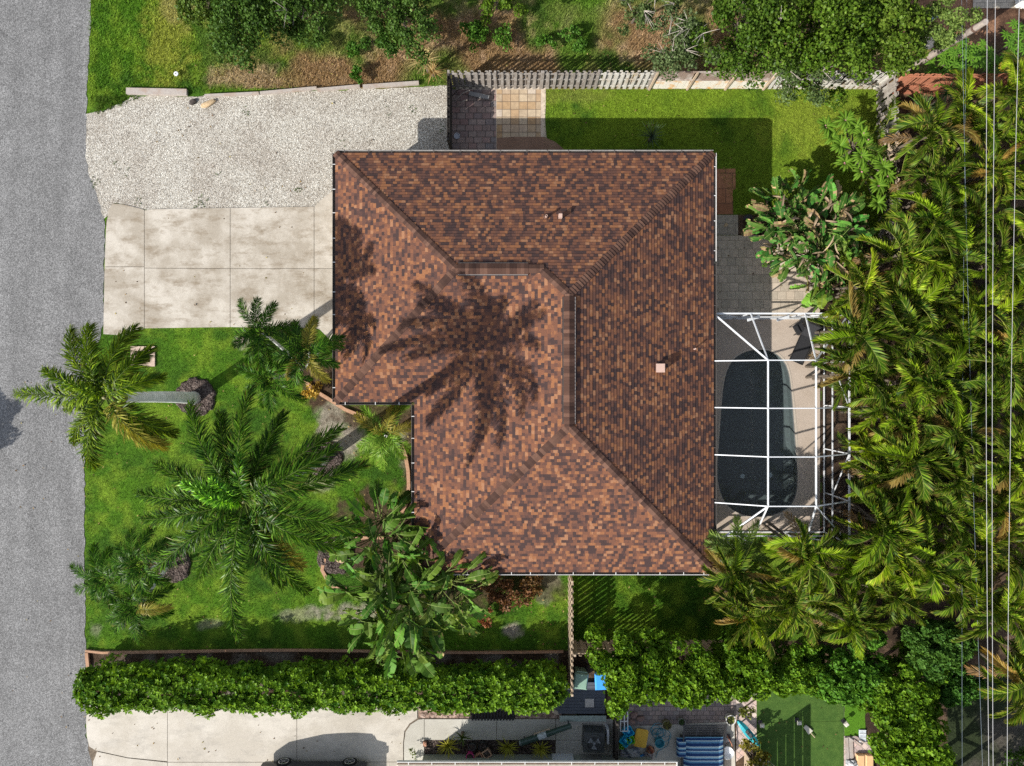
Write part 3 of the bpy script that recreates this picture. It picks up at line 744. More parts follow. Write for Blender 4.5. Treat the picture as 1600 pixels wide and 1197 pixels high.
def gutter(A, C, out, mat, nstrap, strapmat, inner=M['gutter_in']):
    A, C, out = Vector(A), Vector(C), Vector(out); b = MB(); z = ZE-0.10
    def seg(o0, o1, z0, z1, bb):
        lo = Vector((min(A.x+out.x*o0, A.x+out.x*o1, C.x+out.x*o0, C.x+out.x*o1), min(A.y+out.y*o0, A.y+out.y*o1, C.y+out.y*o0, C.y+out.y*o1)))
        hi = Vector((max(A.x+out.x*o0, A.x+out.x*o1, C.x+out.x*o0, C.x+out.x*o1), max(A.y+out.y*o0, A.y+out.y*o1, C.y+out.y*o0, C.y+out.y*o1)))
        bb.box(lo.x, lo.y, z0, hi.x, hi.y, z1)
    seg(0.115, 0.138, z-0.02, z+0.095, b)
    g = b.build('gutter', mat, house)
    b = MB(); seg(-0.02, 0.113, z-0.02, z-0.005, b); b.build('gutter_floor', inner, g)
    for i in range(nstrap):
        t = (i+0.5+RNG.uniform(-.12, .12))/nstrap; p = A+(C-A)*t
        sd = Vector((abs(out.y), abs(out.x)))*0.016
        x0, x1 = sorted((p.x-0.0*out.x, p.x+0.135*out.x)); y0, y1 = sorted((p.y, p.y+0.135*out.y))
        MB().box(x0-sd.x, y0-sd.y, z+0.085, x1+sd.x, y1+sd.y, z+0.099).build('gutter_strap', strapmat, g)
M['greygut'] = simple('worn_gutter_paint', (0.27,0.26,0.25), 0.5, 0.4, 0.2, 4)
gutter((xW,yN), (xE+.0,yN), (0,1), M['greygut'], 17, M['gutter_dark'])
gutter((xE,yN), (xE,e(0,408).y), (1,0), M['whitegut'], 4, M['whitegut'])
gutter((xE,e(0,411).y), (xE,yS), (1,0), M['gutter_dark'], 11, M['gutter_dark'])
gutter((xM,yS), (xE,yS), (0,-1), M['whitegut'], 14, M['whitegut'])
gutter((xM,yI-.16), (xM,yS), (-1,0), M['gutter_dark'], 7, M['whitegut'])
gutter((xW,yI), (xM-.15,yI), (0,-1), M['gutter_dark'], 3, M['whitegut'])
gutter((xW,yN), (xW,yI), (-1,0), M['gutter_dark'], 10, M['whitegut'])
# roof penetrations
def zroofN(y): return ZE+T*(yN-y)
p = P(853.5,344,0); yv = (598.5-341)/S(4.1); xv = 53/S(4.1); z0 = zroofN(yv)
pv = MB().lathe((xv,yv,z0-.05), [(0.05,0),(0.05,0.36),(0.035,0.36),(0.035,0.2)], 14).build('vent_pipe', M['vent'], roof)
MB().lathe((xv,yv,z0+.0), [(0.16,-.03),(0.07,0.10),(0.05,0.10)], 14).build('pipe_boot', M['cap'], pv)
xv, yv = 75/S(4.2), (598.5-340)/S(4.2); z0 = zroofN(yv)
MB().box(xv-.075,yv-.09,z0-.1,xv+.075,yv+.09,z0+.30).build('vent_box', M['vent'], roof)
xv, yv = 233/S(4.4), (598.5-575)/S(4.4); z0 = ZE+T*(xE-xv)
vb = MB().box(xv-.16,yv-.16,z0-.15,xv+.16,yv+.16,z0+.22); vb.box(xv-.19,yv-.19,z0+.22,xv+.19,yv+.19,z0+.26)
vb.build('vent_box', M['vent'], roof)
xv, yv = 287/S(3.6), (598.5-545)/S(3.6); z0 = ZE+T*(xE-xv)
MB().lathe((xv,yv,z0-.05), [(0.035,0),(0.035,0.30),(0.02,0.30)], 12).build('vent_pipe', M['vent'], roof)

# ------------------------------------------------------------------ pool, deck
POOL = [(1183,546),(1200,547),(1215,553),(1228,567),(1234,585),(1238,620),(1241,660),(1244,700),(1246.5,740),(1246,765),(1241,783),(1230,796),(1213,804),(1192,808),(1170,807),(1148,800),(1132,786),(1123,765),(1120,740),(1122,705),(1125,665),(1128,620),(1132,590),(1139,570),(1150,557),(1165,549)]
POOLW = [Vector(p) for p in W(POOL)]
deck_rect = (P(1085,0).x, P(0,833).y, P(1281,0).x, P(0,498.5).y)
pc = Vector((P(1183,0).x, P(0,680).y))
def ray_poly(c, d, poly):
    best = None
    for i in range(len(poly)):
        a, q_ = poly[i], poly[(i+1) % len(poly)]; ex, ey = q_[0]-a[0], q_[1]-a[1]
        den = d[0]*ey-d[1]*ex
        if abs(den) < 1e-9: continue
        t = ((a[0]-c[0])*ey-(a[1]-c[1])*ex)/den; u = ((a[0]-c[0])*d[1]-(a[1]-c[1])*d[0])/den
        if t > 0 and -1e-6 <= u <= 1+1e-6 and (best is None or t < best): best = t
    return best
rect = [(deck_rect[0],deck_rect[1]),(deck_rect[2],deck_rect[1]),(deck_rect[2],deck_rect[3]),(deck_rect[0],deck_rect[3])]
# smooth outline (Chaikin)
for _ in range(2):
    o_ = []
    for i in range(len(POOLW)):
        a, c = POOLW[i], POOLW[(i+1) % len(POOLW)]; o_ += [a*0.75+c*0.25, a*0.25+c*0.75]
    POOLW = o_
angs = sorted([2*PI*i/96 for i in range(96)]+[math.atan2(r[1]-pc.y, r[0]-pc.x) % (2*PI) for r in rect])
def ring(sc_, z):
    out = []
    for a in angs:
        d = (math.cos(a), math.sin(a)); t = ray_poly(pc, d, [tuple(p) for p in POOLW]); t = t+sc_
        out.append((pc.x+d[0]*t, pc.y+d[1]*t, z))
    return out
def outer(z):
    out = []
    for a in angs:
        d = (math.cos(a), math.sin(a)); t = ray_poly(pc, d, rect); out.append((pc.x+d[0]*t, pc.y+d[1]*t, z))
    return out
def strip(b, r0, r1):
    n = len(r0); b.add(list(r0)+list(r1), [(i, (i+1)%n, n+(i+1)%n, n+i) for i in range(n)]); return b
b = MB(); strip(b, ring(0.10, 0.02), outer(0.02))
setp(b.build('pool_deck', M['deck']), kind='structure')
pool = thing('swimming_pool', (pc.x, pc.y, 0), 'dark teal oval swimming pool inside the white screen cage', 'swimming pool')
b = MB(); strip(b, ring(0.0, 0.03), ring(0.10, 0.03)); strip(b, ring(0.0, -0.06), ring(0.0, 0.03)); b.build('coping', simple('coping_stone', (0.46,0.40,0.33), 0.8, 0.3, 0.1, 8), pool)
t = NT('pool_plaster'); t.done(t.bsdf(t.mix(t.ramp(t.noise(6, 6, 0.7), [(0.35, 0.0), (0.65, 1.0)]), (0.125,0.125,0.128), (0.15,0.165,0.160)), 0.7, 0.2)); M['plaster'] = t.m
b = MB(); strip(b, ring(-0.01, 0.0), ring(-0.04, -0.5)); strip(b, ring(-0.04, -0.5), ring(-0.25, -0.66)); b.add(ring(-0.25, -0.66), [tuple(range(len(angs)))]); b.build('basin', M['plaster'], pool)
t = NT('pool_water')
tr = t.n('ShaderNodeBsdfTransparent'); tr.inputs[0].default_value = (0.66,0.73,0.74,1)
gl = t.n('ShaderNodeBsdfGlossy'); gl.inputs['Roughness'].default_value = 0.03
nb = t.bump(t.noise(7, 3, 0.5), 0.15, 0.02); t.put(gl.inputs['Normal'], nb)
fr = t.n('ShaderNodeLayerWeight'); fr.inputs[0].default_value = 0.5
fr_w = t.math('ADD', t.math('MULTIPLY', t.math('POWER', fr.outputs['Facing'], 5.0), 0.6), 0.03)
mx = t.n('ShaderNodeMixShader'); t.put(mx.inputs[0], fr_w); t.put(mx.inputs[1], tr.outputs[0]); t.put(mx.inputs[2], gl.outputs[0])
M['water'] = t.done(mx.outputs[0])
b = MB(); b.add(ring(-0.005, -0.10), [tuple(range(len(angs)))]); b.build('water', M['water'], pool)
for px, py in ((1160,744),(1203,742)):
    c = P(px, py, -.65); MB().lathe((c.x,c.y,-.655), [(0.12,0),(0.12,0.04),(0.02,0.05)], 20).build('drain_cover', M['white'], pool)

# ------------------------------------------------------------------ pool cage
cage = thing('screen_cage', (P(1200,0).x, P(0,670).y, 0), 'white framed screen cage covering the pool beside the house', 'screen enclosure')
ZT, ZW = 3.9, 2.6
wxE = P(1327,0,ZW).x; wyN = P(0,490,ZW).y; wyS = P(0,850,ZW).y
wx0 = P(1117,0,2.95).x
AX, BX = P(1200,0,ZT).x, P(1275,0,ZT).x
ys = [P(0,563,ZT).y, P(0,638,ZT).y, P(0,714,ZT).y, P(0,791,ZT).y]
fr_ = lambda a, c, w_=0.045, h_=0.10, nm='beam': MB().bar(a, c, w_, h_).build(nm, M['white'], cage)
for y in ys:
    fr_((wx0,y,2.95), (AX,y,ZT)); fr_((AX,y,ZT), (BX,y,ZT)); fr_((BX,y,ZT), (wxE,y,ZW))
    fr_((wxE,y,ZW), (wxE,y,0.02), 0.05, 0.05, 'post')
for X in (AX, BX):
    fr_((X,ys[0],ZT), (X,ys[3],ZT))
for yy, yw_ in ((ys[0],wyN), (ys[3],wyS)):
    fr_((wx0,yw_,ZW+.1), (AX,yy,ZT), 0.06, 0.08); fr_((wxE,yw_,ZW), (BX,yy,ZT), 0.05, 0.07)
    xa, xb = P(1173,0,ZW).x, P(1258,0,ZW).x
    fr_((xa,yw_,ZW), (AX,yy,ZT), 0.05, 0.07); fr_((xb,yw_,ZW), (BX,yy,ZT), 0.05, 0.07)
    fr_((wx0,yw_,ZW), (wxE,yw_,ZW), 0.07, 0.07)
    fr_((wx0,yw_,0.95), (wxE,yw_,0.95), 0.05, 0.05, 'rail'); fr_((wx0,yw_,0.06), (wxE,yw_,0.06), 0.05, 0.06, 'rail')
    for X in (wx0+.03, xa, xb, wxE): fr_((X,yw_,0.02), (X,yw_,ZW), 0.05, 0.05, 'post')
    fr_((xa,yw_,0.95), (wx0+.03,yw_,ZW), 0.04, 0.04, 'brace'); fr_((xb,yw_,0.95), (wxE,yw_,ZW), 0.04, 0.04, 'brace')
fr_((wxE,wyN,ZW), (wxE,wyS,ZW), 0.07, 0.07); fr_((wxE,wyN,0.95), (wxE,wyS,0.95), 0.05, 0.05, 'rail'); fr_((wxE,wyN,0.06), (wxE,wyS,0.06), 0.05, 0.06, 'rail')
fr_((wxE,ys[0],0.95), (wxE,ys[1],ZW), 0.04, 0.04, 'brace'); fr_((wxE,ys[3],0.95), (wxE,ys[2],ZW), 0.04, 0.04, 'brace')
for px in (1178, 1224):   # angled white boxes slung under the north beam
    c = P(px, 497, 2.3); MB().obox((c.x,c.y,2.25), (0.62,0.14,0.05), 0.22, (0.5, 0.15)).build('bracket', M['white'], cage)
t = NT('insect_screen'); tr = t.n('ShaderNodeBsdfTransparent'); df = t.n('ShaderNodeBsdfDiffuse'); df.inputs[0].default_value = (0.03,0.03,0.03,1)
mx = t.n('ShaderNodeMixShader'); mx.inputs[0].default_value = 0.09; t.put(mx.inputs[1], tr.outputs[0]); t.put(mx.inputs[2], df.outputs[0]); M['screen'] = t.done(mx.outputs[0])
b = MB(); o_ = 0.02
b.add([(wx0,ys[3],2.95+.05),(wx0,ys[0],2.95+.05),(AX,ys[0],ZT+.05),(AX,ys[3],ZT+.05),(BX,ys[0],ZT+.05),(BX,ys[3],ZT+.05),(wxE,ys[0],ZW+.05),(wxE,ys[3],ZW+.05)], [(0,3,2,1),(3,5,4,2),(5,7,6,4)])
b.add([(wx0,wyN,ZW+.05),(wxE,wyN,ZW+.05),(BX,ys[0],ZT+.05),(AX,ys[0],ZT+.05),(wx0,ys[0],2.95+.05),(wxE,ys[0],ZW+.05)], [(0,3,4),(0,1,2,3),(1,5,2)])
b.add([(wx0,wyS,ZW+.05),(wxE,wyS,ZW+.05),(BX,ys[3],ZT+.05),(AX,ys[3],ZT+.05),(wx0,ys[3],2.95+.05),(wxE,ys[3],ZW+.05)], [(0,4,3),(0,3,2,1),(1,2,5)])
b.build('roof_screen', M['screen'], cage)
b = MB(); b.add([(wx0,wyN+.03,0.05),(wxE,wyN+.03,0.05),(wxE,wyN+.03,ZW),(wx0,wyN+.03,ZW)], [(0,1,2,3)]); b.add([(wxE+.03,wyN,0.05),(wxE+.03,wyS,0.05),(wxE+.03,wyS,ZW),(wxE+.03,wyN,ZW)], [(0,1,2,3)])
b.add([(wx0,wyS-.03,0.05),(wxE,wyS-.03,0.05),(wxE,wyS-.03,ZW),(wx0,wyS-.03,ZW)], [(0,3,2,1)]); b.build('wall_screen', M['screen'], cage)

# chaise longue and side chair under the cage
def chaise(px, py, rz):
    c = P(px, py, 0.02); t_ = thing('chaise_longue', (c.x,c.y,0.02), 'black sling chaise longue with raised back on the pool deck', 'lounger', rz=rz)
    MB().obox((0,-0.3,0.33), (0.62,1.35,0.03)).build('seat', M['darkfab'], t_, local=True)
    MB().obox((0,0.66,0.52), (0.62,0.72,0.03), tilt=(0.60, 0)).build('backrest', M['darkfab'], t_, local=True)
    b = MB()
    for sx in (-1,1): b.bar((sx*.34,-0.98,.34),(sx*.34,.40,.34),.04,.05); b.bar((sx*.34,.36,.34),(sx*.34,.98,.74),.04,.05)
    b.bar((-.34,-.98,.34),(.34,-.98,.34),.04,.05); b.bar((-.34,.98,.74),(.34,.98,.74),.04,.05); b.build('frame', M['black'], t_, local=True)
    for sx in (-1,1):
        for y in (-0.8,0.35): MB().bar((sx*.33,y,.32),(sx*.36,y,0.0),.04,.04).build('leg', M['black'], t_, local=True)
chaise(1252, 538, -0.42)
c = P(1243, 514, 0.02); t_ = thing('side_chair', (c.x,c.y,0.02), 'small black chair beside the head of the black chaise longue', 'chair', rz=0.5)
MB().obox((0,0,0.42), (0.5,0.48,0.03)).build('seat', M['darkfab'], t_, local=True)
MB().obox((0,0.27,0.68), (0.5,0.04,0.5), tilt=(-0.25,0)).build('backrest', M['darkfab'], t_, local=True)
for sx in (-1,1):
    for sy in (-1,1): MB().bar((sx*.22,sy*.21,.41),(sx*.24,sy*.23,0),.03,.03).build('leg', M['black'], t_, local=True)
    MB().bar((sx*.26,-.24,.62),(sx*.26,.26,.62),.04,.03).build('armrest', M['black'], t_, local=True)

# ------------------------------------------------------------------ fences
def fence(name, A, C, label, group=None, h=1.83, mat='fence', pw=0.15, gap=0.29, both=True, seglen=2.4, postmat=None, lean=0.02, top=True, seed=0, cat='fence', mats=None):
    """board fence from A to C (ground pixels)"""
    r = random.Random(seed+3); A, C = P(*A, 0), P(*C, 0); d = C-A; L = d.length; d.normalize(); n = Vector((-d.y, d.x, 0))
    t_ = thing(name, A, label, cat, group)
    ns = max(1, round(L/seglen)); sl_ = L/ns
    for s in range(ns):
        b = MB(); a0 = A+d*(s*sl_)
        k = int(sl_/gap)
        for i in range(k):
            for side in ((1,-1) if both else (1,)):
                x = (i+0.5+(0.5 if side < 0 else 0))*sl_/k
                if x > sl_-0.05 and s == ns-1: continue
                ht = h*r.uniform(0.97, 1.01); tl = r.gauss(0, lean); c = a0+d*x+n*(0.045*side)
                w2 = pw/2*r.uniform(0.92, 1.04); th = 0.018
                pts = []
                for zz, ww_ in ((0.04, w2), (ht-0.05, w2), (ht, w2*0.55)):
                    for sg in (-1, 1):
                        for tt in (-th/2, th/2):
                            pts.append(c+d*(sg*ww_+tl*zz)+n*tt+Vector((0,0,zz)))
                # index: level*4 + (side)*2 + t
                f = []
                for l in (0, 1):
                    q0, q1 = l*4, (l+1)*4
                    f += [(q0,q0+2,q1+2,q1),(q0+1,q1+1,q1+3,q0+3),(q0,q1,q1+1,q0+1),(q0+2,q0+3,q1+3,q1+2)]
                f += [(8,10,11,9)]
                b.add(pts, f)
        m = M[mats[s % len(mats)]] if mats else M[mat]
        b.build('picket_panel', m, t_)
        rb = MB()
        for zz in (0.3, 1.0, h-0.25): rb.bar(a0+Vector((0,0,zz)), a0+d*sl_+Vector((0,0,zz)), 0.04, 0.085)
        rb.build('rail', m, t_)
    for s in range(ns+1):
        a0 = A+d*(s*sl_); MB().bar(a0+Vector((0,0,-0.05)), a0+Vector((r.gauss(0,.01),r.gauss(0,.01),h+0.02)), 0.1, 0.1).build('post', M[postmat or mat], t_)
    return t_
# north fence, three stretches
fence('picket_fence', (706,138), (844,138), 'dark weathered board fence behind the shaded patio, west stretch of the north fence', 'stretches of the north fence', seed=1)
fence('picket_fence', (846,138), (1012,138), 'grey picket fence with whitened foot between the tiled patio and the rust stained boards', 'stretches of the north fence', mats=['fence','fence_white','fence_white'], seed=2)
# solid two-tone boards
A, C = P(1014,138,0), P(1192,138,0)
t_ = thing('board_fence', A, 'solid brown board fence with rust stained white lower boards', 'fence', 'stretches of the north fence')
n_ = 3
for i in range(n_):
    xa, xb = A.x+(C.x-A.x)*i/n_+.05, A.x+(C.x-A.x)*(i+1)/n_-.05
    b = MB(); k = 10
    for j in range(k): b.box(xa+(xb-xa)*j/k+.004, A.y-.01+random.uniform(-.008,.008), 0.95, xa+(xb-xa)*(j+1)/k-.004, A.y+.02, 1.80+random.uniform(-.02,.02))
    b.build('upper_panel', M['fence_rust'], t_)
    b = MB()
    for j in range(k): b.box(xa+(xb-xa)*j/k+.004, A.y-.035+random.uniform(-.008,.008), 0.04, xa+(xb-xa)*(j+1)/k-.004, A.y-.012, 0.94)
    b.build('lower_panel', M['fence_orange'] , t_)
for i in range(n_+1):
    x = A.x+(C.x-A.x)*i/n_
    MB().bar((x,A.y-.07,0),(x+.05,A.y-.07,1.85),.09,.09).build('post', M['fence_tan'], t_)
    for zz in (0.98, 1.82):
        if i < n_: MB().bar((x,A.y-.02,zz),(x+(C.x-A.x)/n_,A.y-.02,zz),.06,.05).build('rail', M['fence_rust'], t_)
fence('picket_fence', (1194,138), (1366,138), 'whitewashed leaning pickets half hidden under the leafy tree, east end of the north fence', 'stretches of the north fence', mat='fence_white', lean=0.10, seed=3, gap=0.24)
fence('picket_fence', (1370,140), (1374,400), 'weathered leaning picket fence running down between back lawn and palm stand', None, mats=['fence','fence_tan','fence','fence'], lean=0.07, gap=.33, seed=4)
fence('picket_fence', (705,236), (705,140), 'nearly black fence closing the shaded patio off from the gravel parking', None, mat='fence_dark', seed=5, h=1.7, gap=.17, pw=.16)
fence('board_fence', (1374,149), (1545,149), 'red brown board fence above the palm stand, at the top right', None, mat='fence_red', h=2.3, pw=0.2, gap=0.19, both=False, seed=6)
fence('picket_fence', (889,893), (889,1060), 'tan picket fence crossing the side yard from the house to the hedge gap', None, mat='fence_tan', seed=7)
fence('picket_fence', (893,1001), (1150,1001), 'pale picket fence behind the second hedge, south of the side yard', None, mat='fence_tan', seed=8)
fence('picket_fence', (957,1107), (957,1196), 'dark board fence between air conditioner and toy pile', None, mat='fence_dark', both=False, gap=0.16, seed=9, h=1.6)
# timbers on the gravel's north edge
for i, (a, c, w_, lab) in enumerate([((200,144),(294,146),0.30,'wide flat grey timber at the west end of the gravel edge'),
        ((322,151),(406,147),0.10,'thin grey timber just right of the brown stone'),
        ((408,147),(496,139),0.12,'weathered timber, second right of the brown stone'),
        ((497,142),(563,136),0.12,'weathered timber in the middle of the gravel edge, third right of the brown stone'),
        ((568,137),(655,131),0.16,'reddish weathered timber close to the dry yellow plant')]):
    A, C = P(*a, 0), P(*c, 0); t_ = MB()
    t_.bar(A+Vector((0,0,0.09)), C+Vector((0,0,0.09)), w_, 0.18)
    o = t_.build('landscape_timber', M['timber']); setp(o, lab, 'timber', 'timbers edging the gravel')
def stone(name, px, py, z, sx, sy, sz, mat, label, cat='rock', rz=0.0, seed=0, group=None, parent=None):
    r = random.Random(seed); V, F = [], []; nu, nv = 10, 6
    ph = [r.uniform(0, 6.28) for _ in range(4)]
    for j in range(nv+1):
        th = PI*j/nv
        for i in range(nu):
            a = 2*PI*i/nu; k = 1+0.16*math.sin(2*a+ph[0])+0.10*math.sin(3*a+ph[1]+th)+r.uniform(-.04,.04)
            V.append((sx*k*math.sin(th)*math.cos(a), sy*k*math.sin(th)*math.sin(a), sz*(math.cos(th)+0.8)))
    for j in range(nv):
        for i in range(nu): F.append((j*nu+i, (j+1)*nu+i, (j+1)*nu+(i+1)%nu, j*nu+(i+1)%nu))
    b = MB(); b.add(V, F); o = b.build(name, mat, local=True); c = P(px, py, z); o.location = (c.x, c.y, z); o.rotation_euler = (0,0,rz)
    return setp(o, label, cat, group)
stone('rock', 326, 163, 0, 0.38, 0.16, 0.10, M['rock'], 'long tan stone lying on the gravel at its north edge', rz=0.35, seed=1)
stone('rock', 302, 160, 0, 0.20, 0.14, 0.08, simple('dark_stone',(0.06,0.05,0.045),0.9,0.2,0.4,10), 'dark broken clod left of the long tan stone', rz=0.2, seed=2)
stone('rock', 534, 874, 0.1, 0.24, 0.18, 0.12, M['rock'], 'pale round stone on the mulch beside the broad leaved plants', seed=3)

# edging strips
def strip_line(name, pts, wid, z0, h, mat, label, cat):
    b = MB(); pw = [P(*p, 0) for p in pts]; n = len(pw); L_, R2 = [], []
    for i in range(n):
        a, c = pw[max(0, i-1)], pw[min(n-1, i+1)]; d = (c-a).normalized(); s_ = Vector((-d.y, d.x, 0))*wid/2
        L_.append(pw[i]+s_); R2.append(pw[i]-s_)
    V = []
    for i in range(n): V += [L_[i]+Vector((0,0,z0)), L_[i]+Vector((0,0,z0+h)), R2[i]+Vector((0,0,z0+h)), R2[i]+Vector((0,0,z0))]
    F = []
    for i in range(n-1):
        k = i*4; F += [(k,k+1,k+5,k+4),(k+1,k+2,k+6,k+5),(k+2,k+3,k+7,k+6)]
    F += [(3,2,1,0), ((n-1)*4,(n-1)*4+1,(n-1)*4+2,(n-1)*4+3)]
    b.add(V, F); return setp(b.build(name, mat), label, cat)
strip_line('garden_edging', [(135,1016)]+[(x, 1017+1.8*math.sin(x/95.0)) for x in range(160, 890, 20)], 0.11, 0, 0.12, M['edging'], 'long straight brown edging between front lawn and hedge', 'edging')
strip_line('garden_edging', [(137,1019),(139,1040),(136,1060)], 0.16, 0, 0.12, M['edging'], 'short brown edging at the kerb end of the hedge', 'edging')
strip_line('garden_edging', [(476,594),(492,610),(512,622),(540,640),(560,648),(578,654)], 0.17, 0, 0.12, M['edging'], 'curved orange edging by the front corner of the house', 'edging')
strip_line('garden_edging', [(628,694),(634,712),(638,735),(639,760),(636,785),(628,800)], 0.17, 0, 0.12, M['edging'], 'curved orange edging beside the long west wall of the house', 'edging')
strip_line('garden_edging', [(554,842),(578,838),(600,840)], 0.17, 0, 0.12, M['edging'], 'short orange edging north of the pale round stone', 'edging')
strip_line('garden_edging', [(508,872),(504,890),(516,912),(540,926)], 0.17, 0, 0.12, M['edging'], 'curved orange edging wrapping west of the pale round stone', 'edging')
def mulch_ring(px, py, r, label, seed):
    rr = random.Random(seed); b = MB(); c = P(px, py, 0); n = 40; vs = []
    rad = [r*(1+rr.uniform(-.07, .07)) for _ in range(n)]
    for k, (f, z) in enumerate(((1.0, 0.0), (0.93, 0.10), (0.72, 0.13), (0.3, 0.05))):
        for i in range(n):
            a = 2*PI*i/n; vs.append((c.x+rad[i]*f*math.cos(a), c.y+rad[i]*f*math.sin(a), z+rr.uniform(-.015,.02)))
    fs = []
    for k in range(3):
        for i in range(n): fs.append((k*n+i, k*n+(i+1)%n, (k+1)*n+(i+1)%n, (k+1)*n+i))
    fs.append(tuple(range(3*n, 4*n))); b.add(vs, fs)
    return setp(b.build('mulch_ring', M['mulch']), label, 'mulch ring')
mulch_ring(306, 621, 1.0, 'dark round mulch ring around the foot of the leaning royal palm', 1)
mulch_ring(505, 716, 0.95, 'dark mulch ring right of the tallest royal palm, near the house', 2)
mulch_ring(272, 883, 0.85, 'dark mulch ring among the small palms at the kerb', 3)
mulch_ring(525, 868, 0.95, 'dark mulch bed holding the pale round stone', 4)
# drain inlet in the lawn
c = P(224, 557, 0); t_ = thing('drain_inlet', (c.x,c.y,0), 'square concrete drain inlet with rusty grate in the front lawn', 'drain')
b = MB()
for x0, y0, x1, y1 in ((-.6,.28,.6,.5),(-.6,-.5,.6,-.28),(-.6,-.28,-.38,.28),(.38,-.28,.6,.28)): b.box(x0,y0,0,x1,y1,0.07)
b.build('rim', M['drain'], t_, local=True)
b = MB(); b.box(-.38,-.28,0.0,.38,.28,0.01)
for i in range(9): b.box(-.36+i*.085,-.27,0.01,-.32+i*.085,.27,0.045)
b.build('grate', M['iron'], t_, local=True)
c = P(278,118,0); b = MB(); b.lathe((c.x,c.y,0.16), [(0.11,0),(0.11,0.05),(0.04,0.06),(0.05,0.02),(0.01,0.02)], 18); setp(b.build('utility_cover', M['white']), 'small white round utility cover in the vacant lot grass', 'utility cover')
c = P(376,532,0); b = MB(); b.box(c.x-.2,c.y-.14,0,c.x+.2,c.y+.14,0.05); setp(b.build('meter_cover', simple('pinkish_cover',(0.5,0.38,0.34),0.8,0.3,0.15,10)), 'small pinkish meter lid in the lawn by the driveway', 'utility cover')

# ------------------------------------------------------------------ vegetation builders
class Veg:
    def __init__(s): s.V = []; s.C = []; s.Q = []; s.T = []; s.n = 0
    def add(s, V, C, Q=None, T=None):
        V = np.asarray(V, float).reshape(-1, 3); s.V.append(V); s.C.append(np.asarray(C, float).reshape(-1, 3))
        if Q is not None and len(Q): s.Q.append(np.asarray(Q)+s.n)
        if T is not None and len(T): s.T.append(np.asarray(T)+s.n)
        s.n += len(V)
    def build(s, name, mat, parent=None, local=True, smooth=False):
        F = []
        if s.Q: F.append(np.concatenate(s.Q))
        if s.T: F.append(np.concatenate(s.T))
        return mesh_np(name, np.concatenate(s.V), F, mat, parent, np.concatenate(s.C), smooth, local)

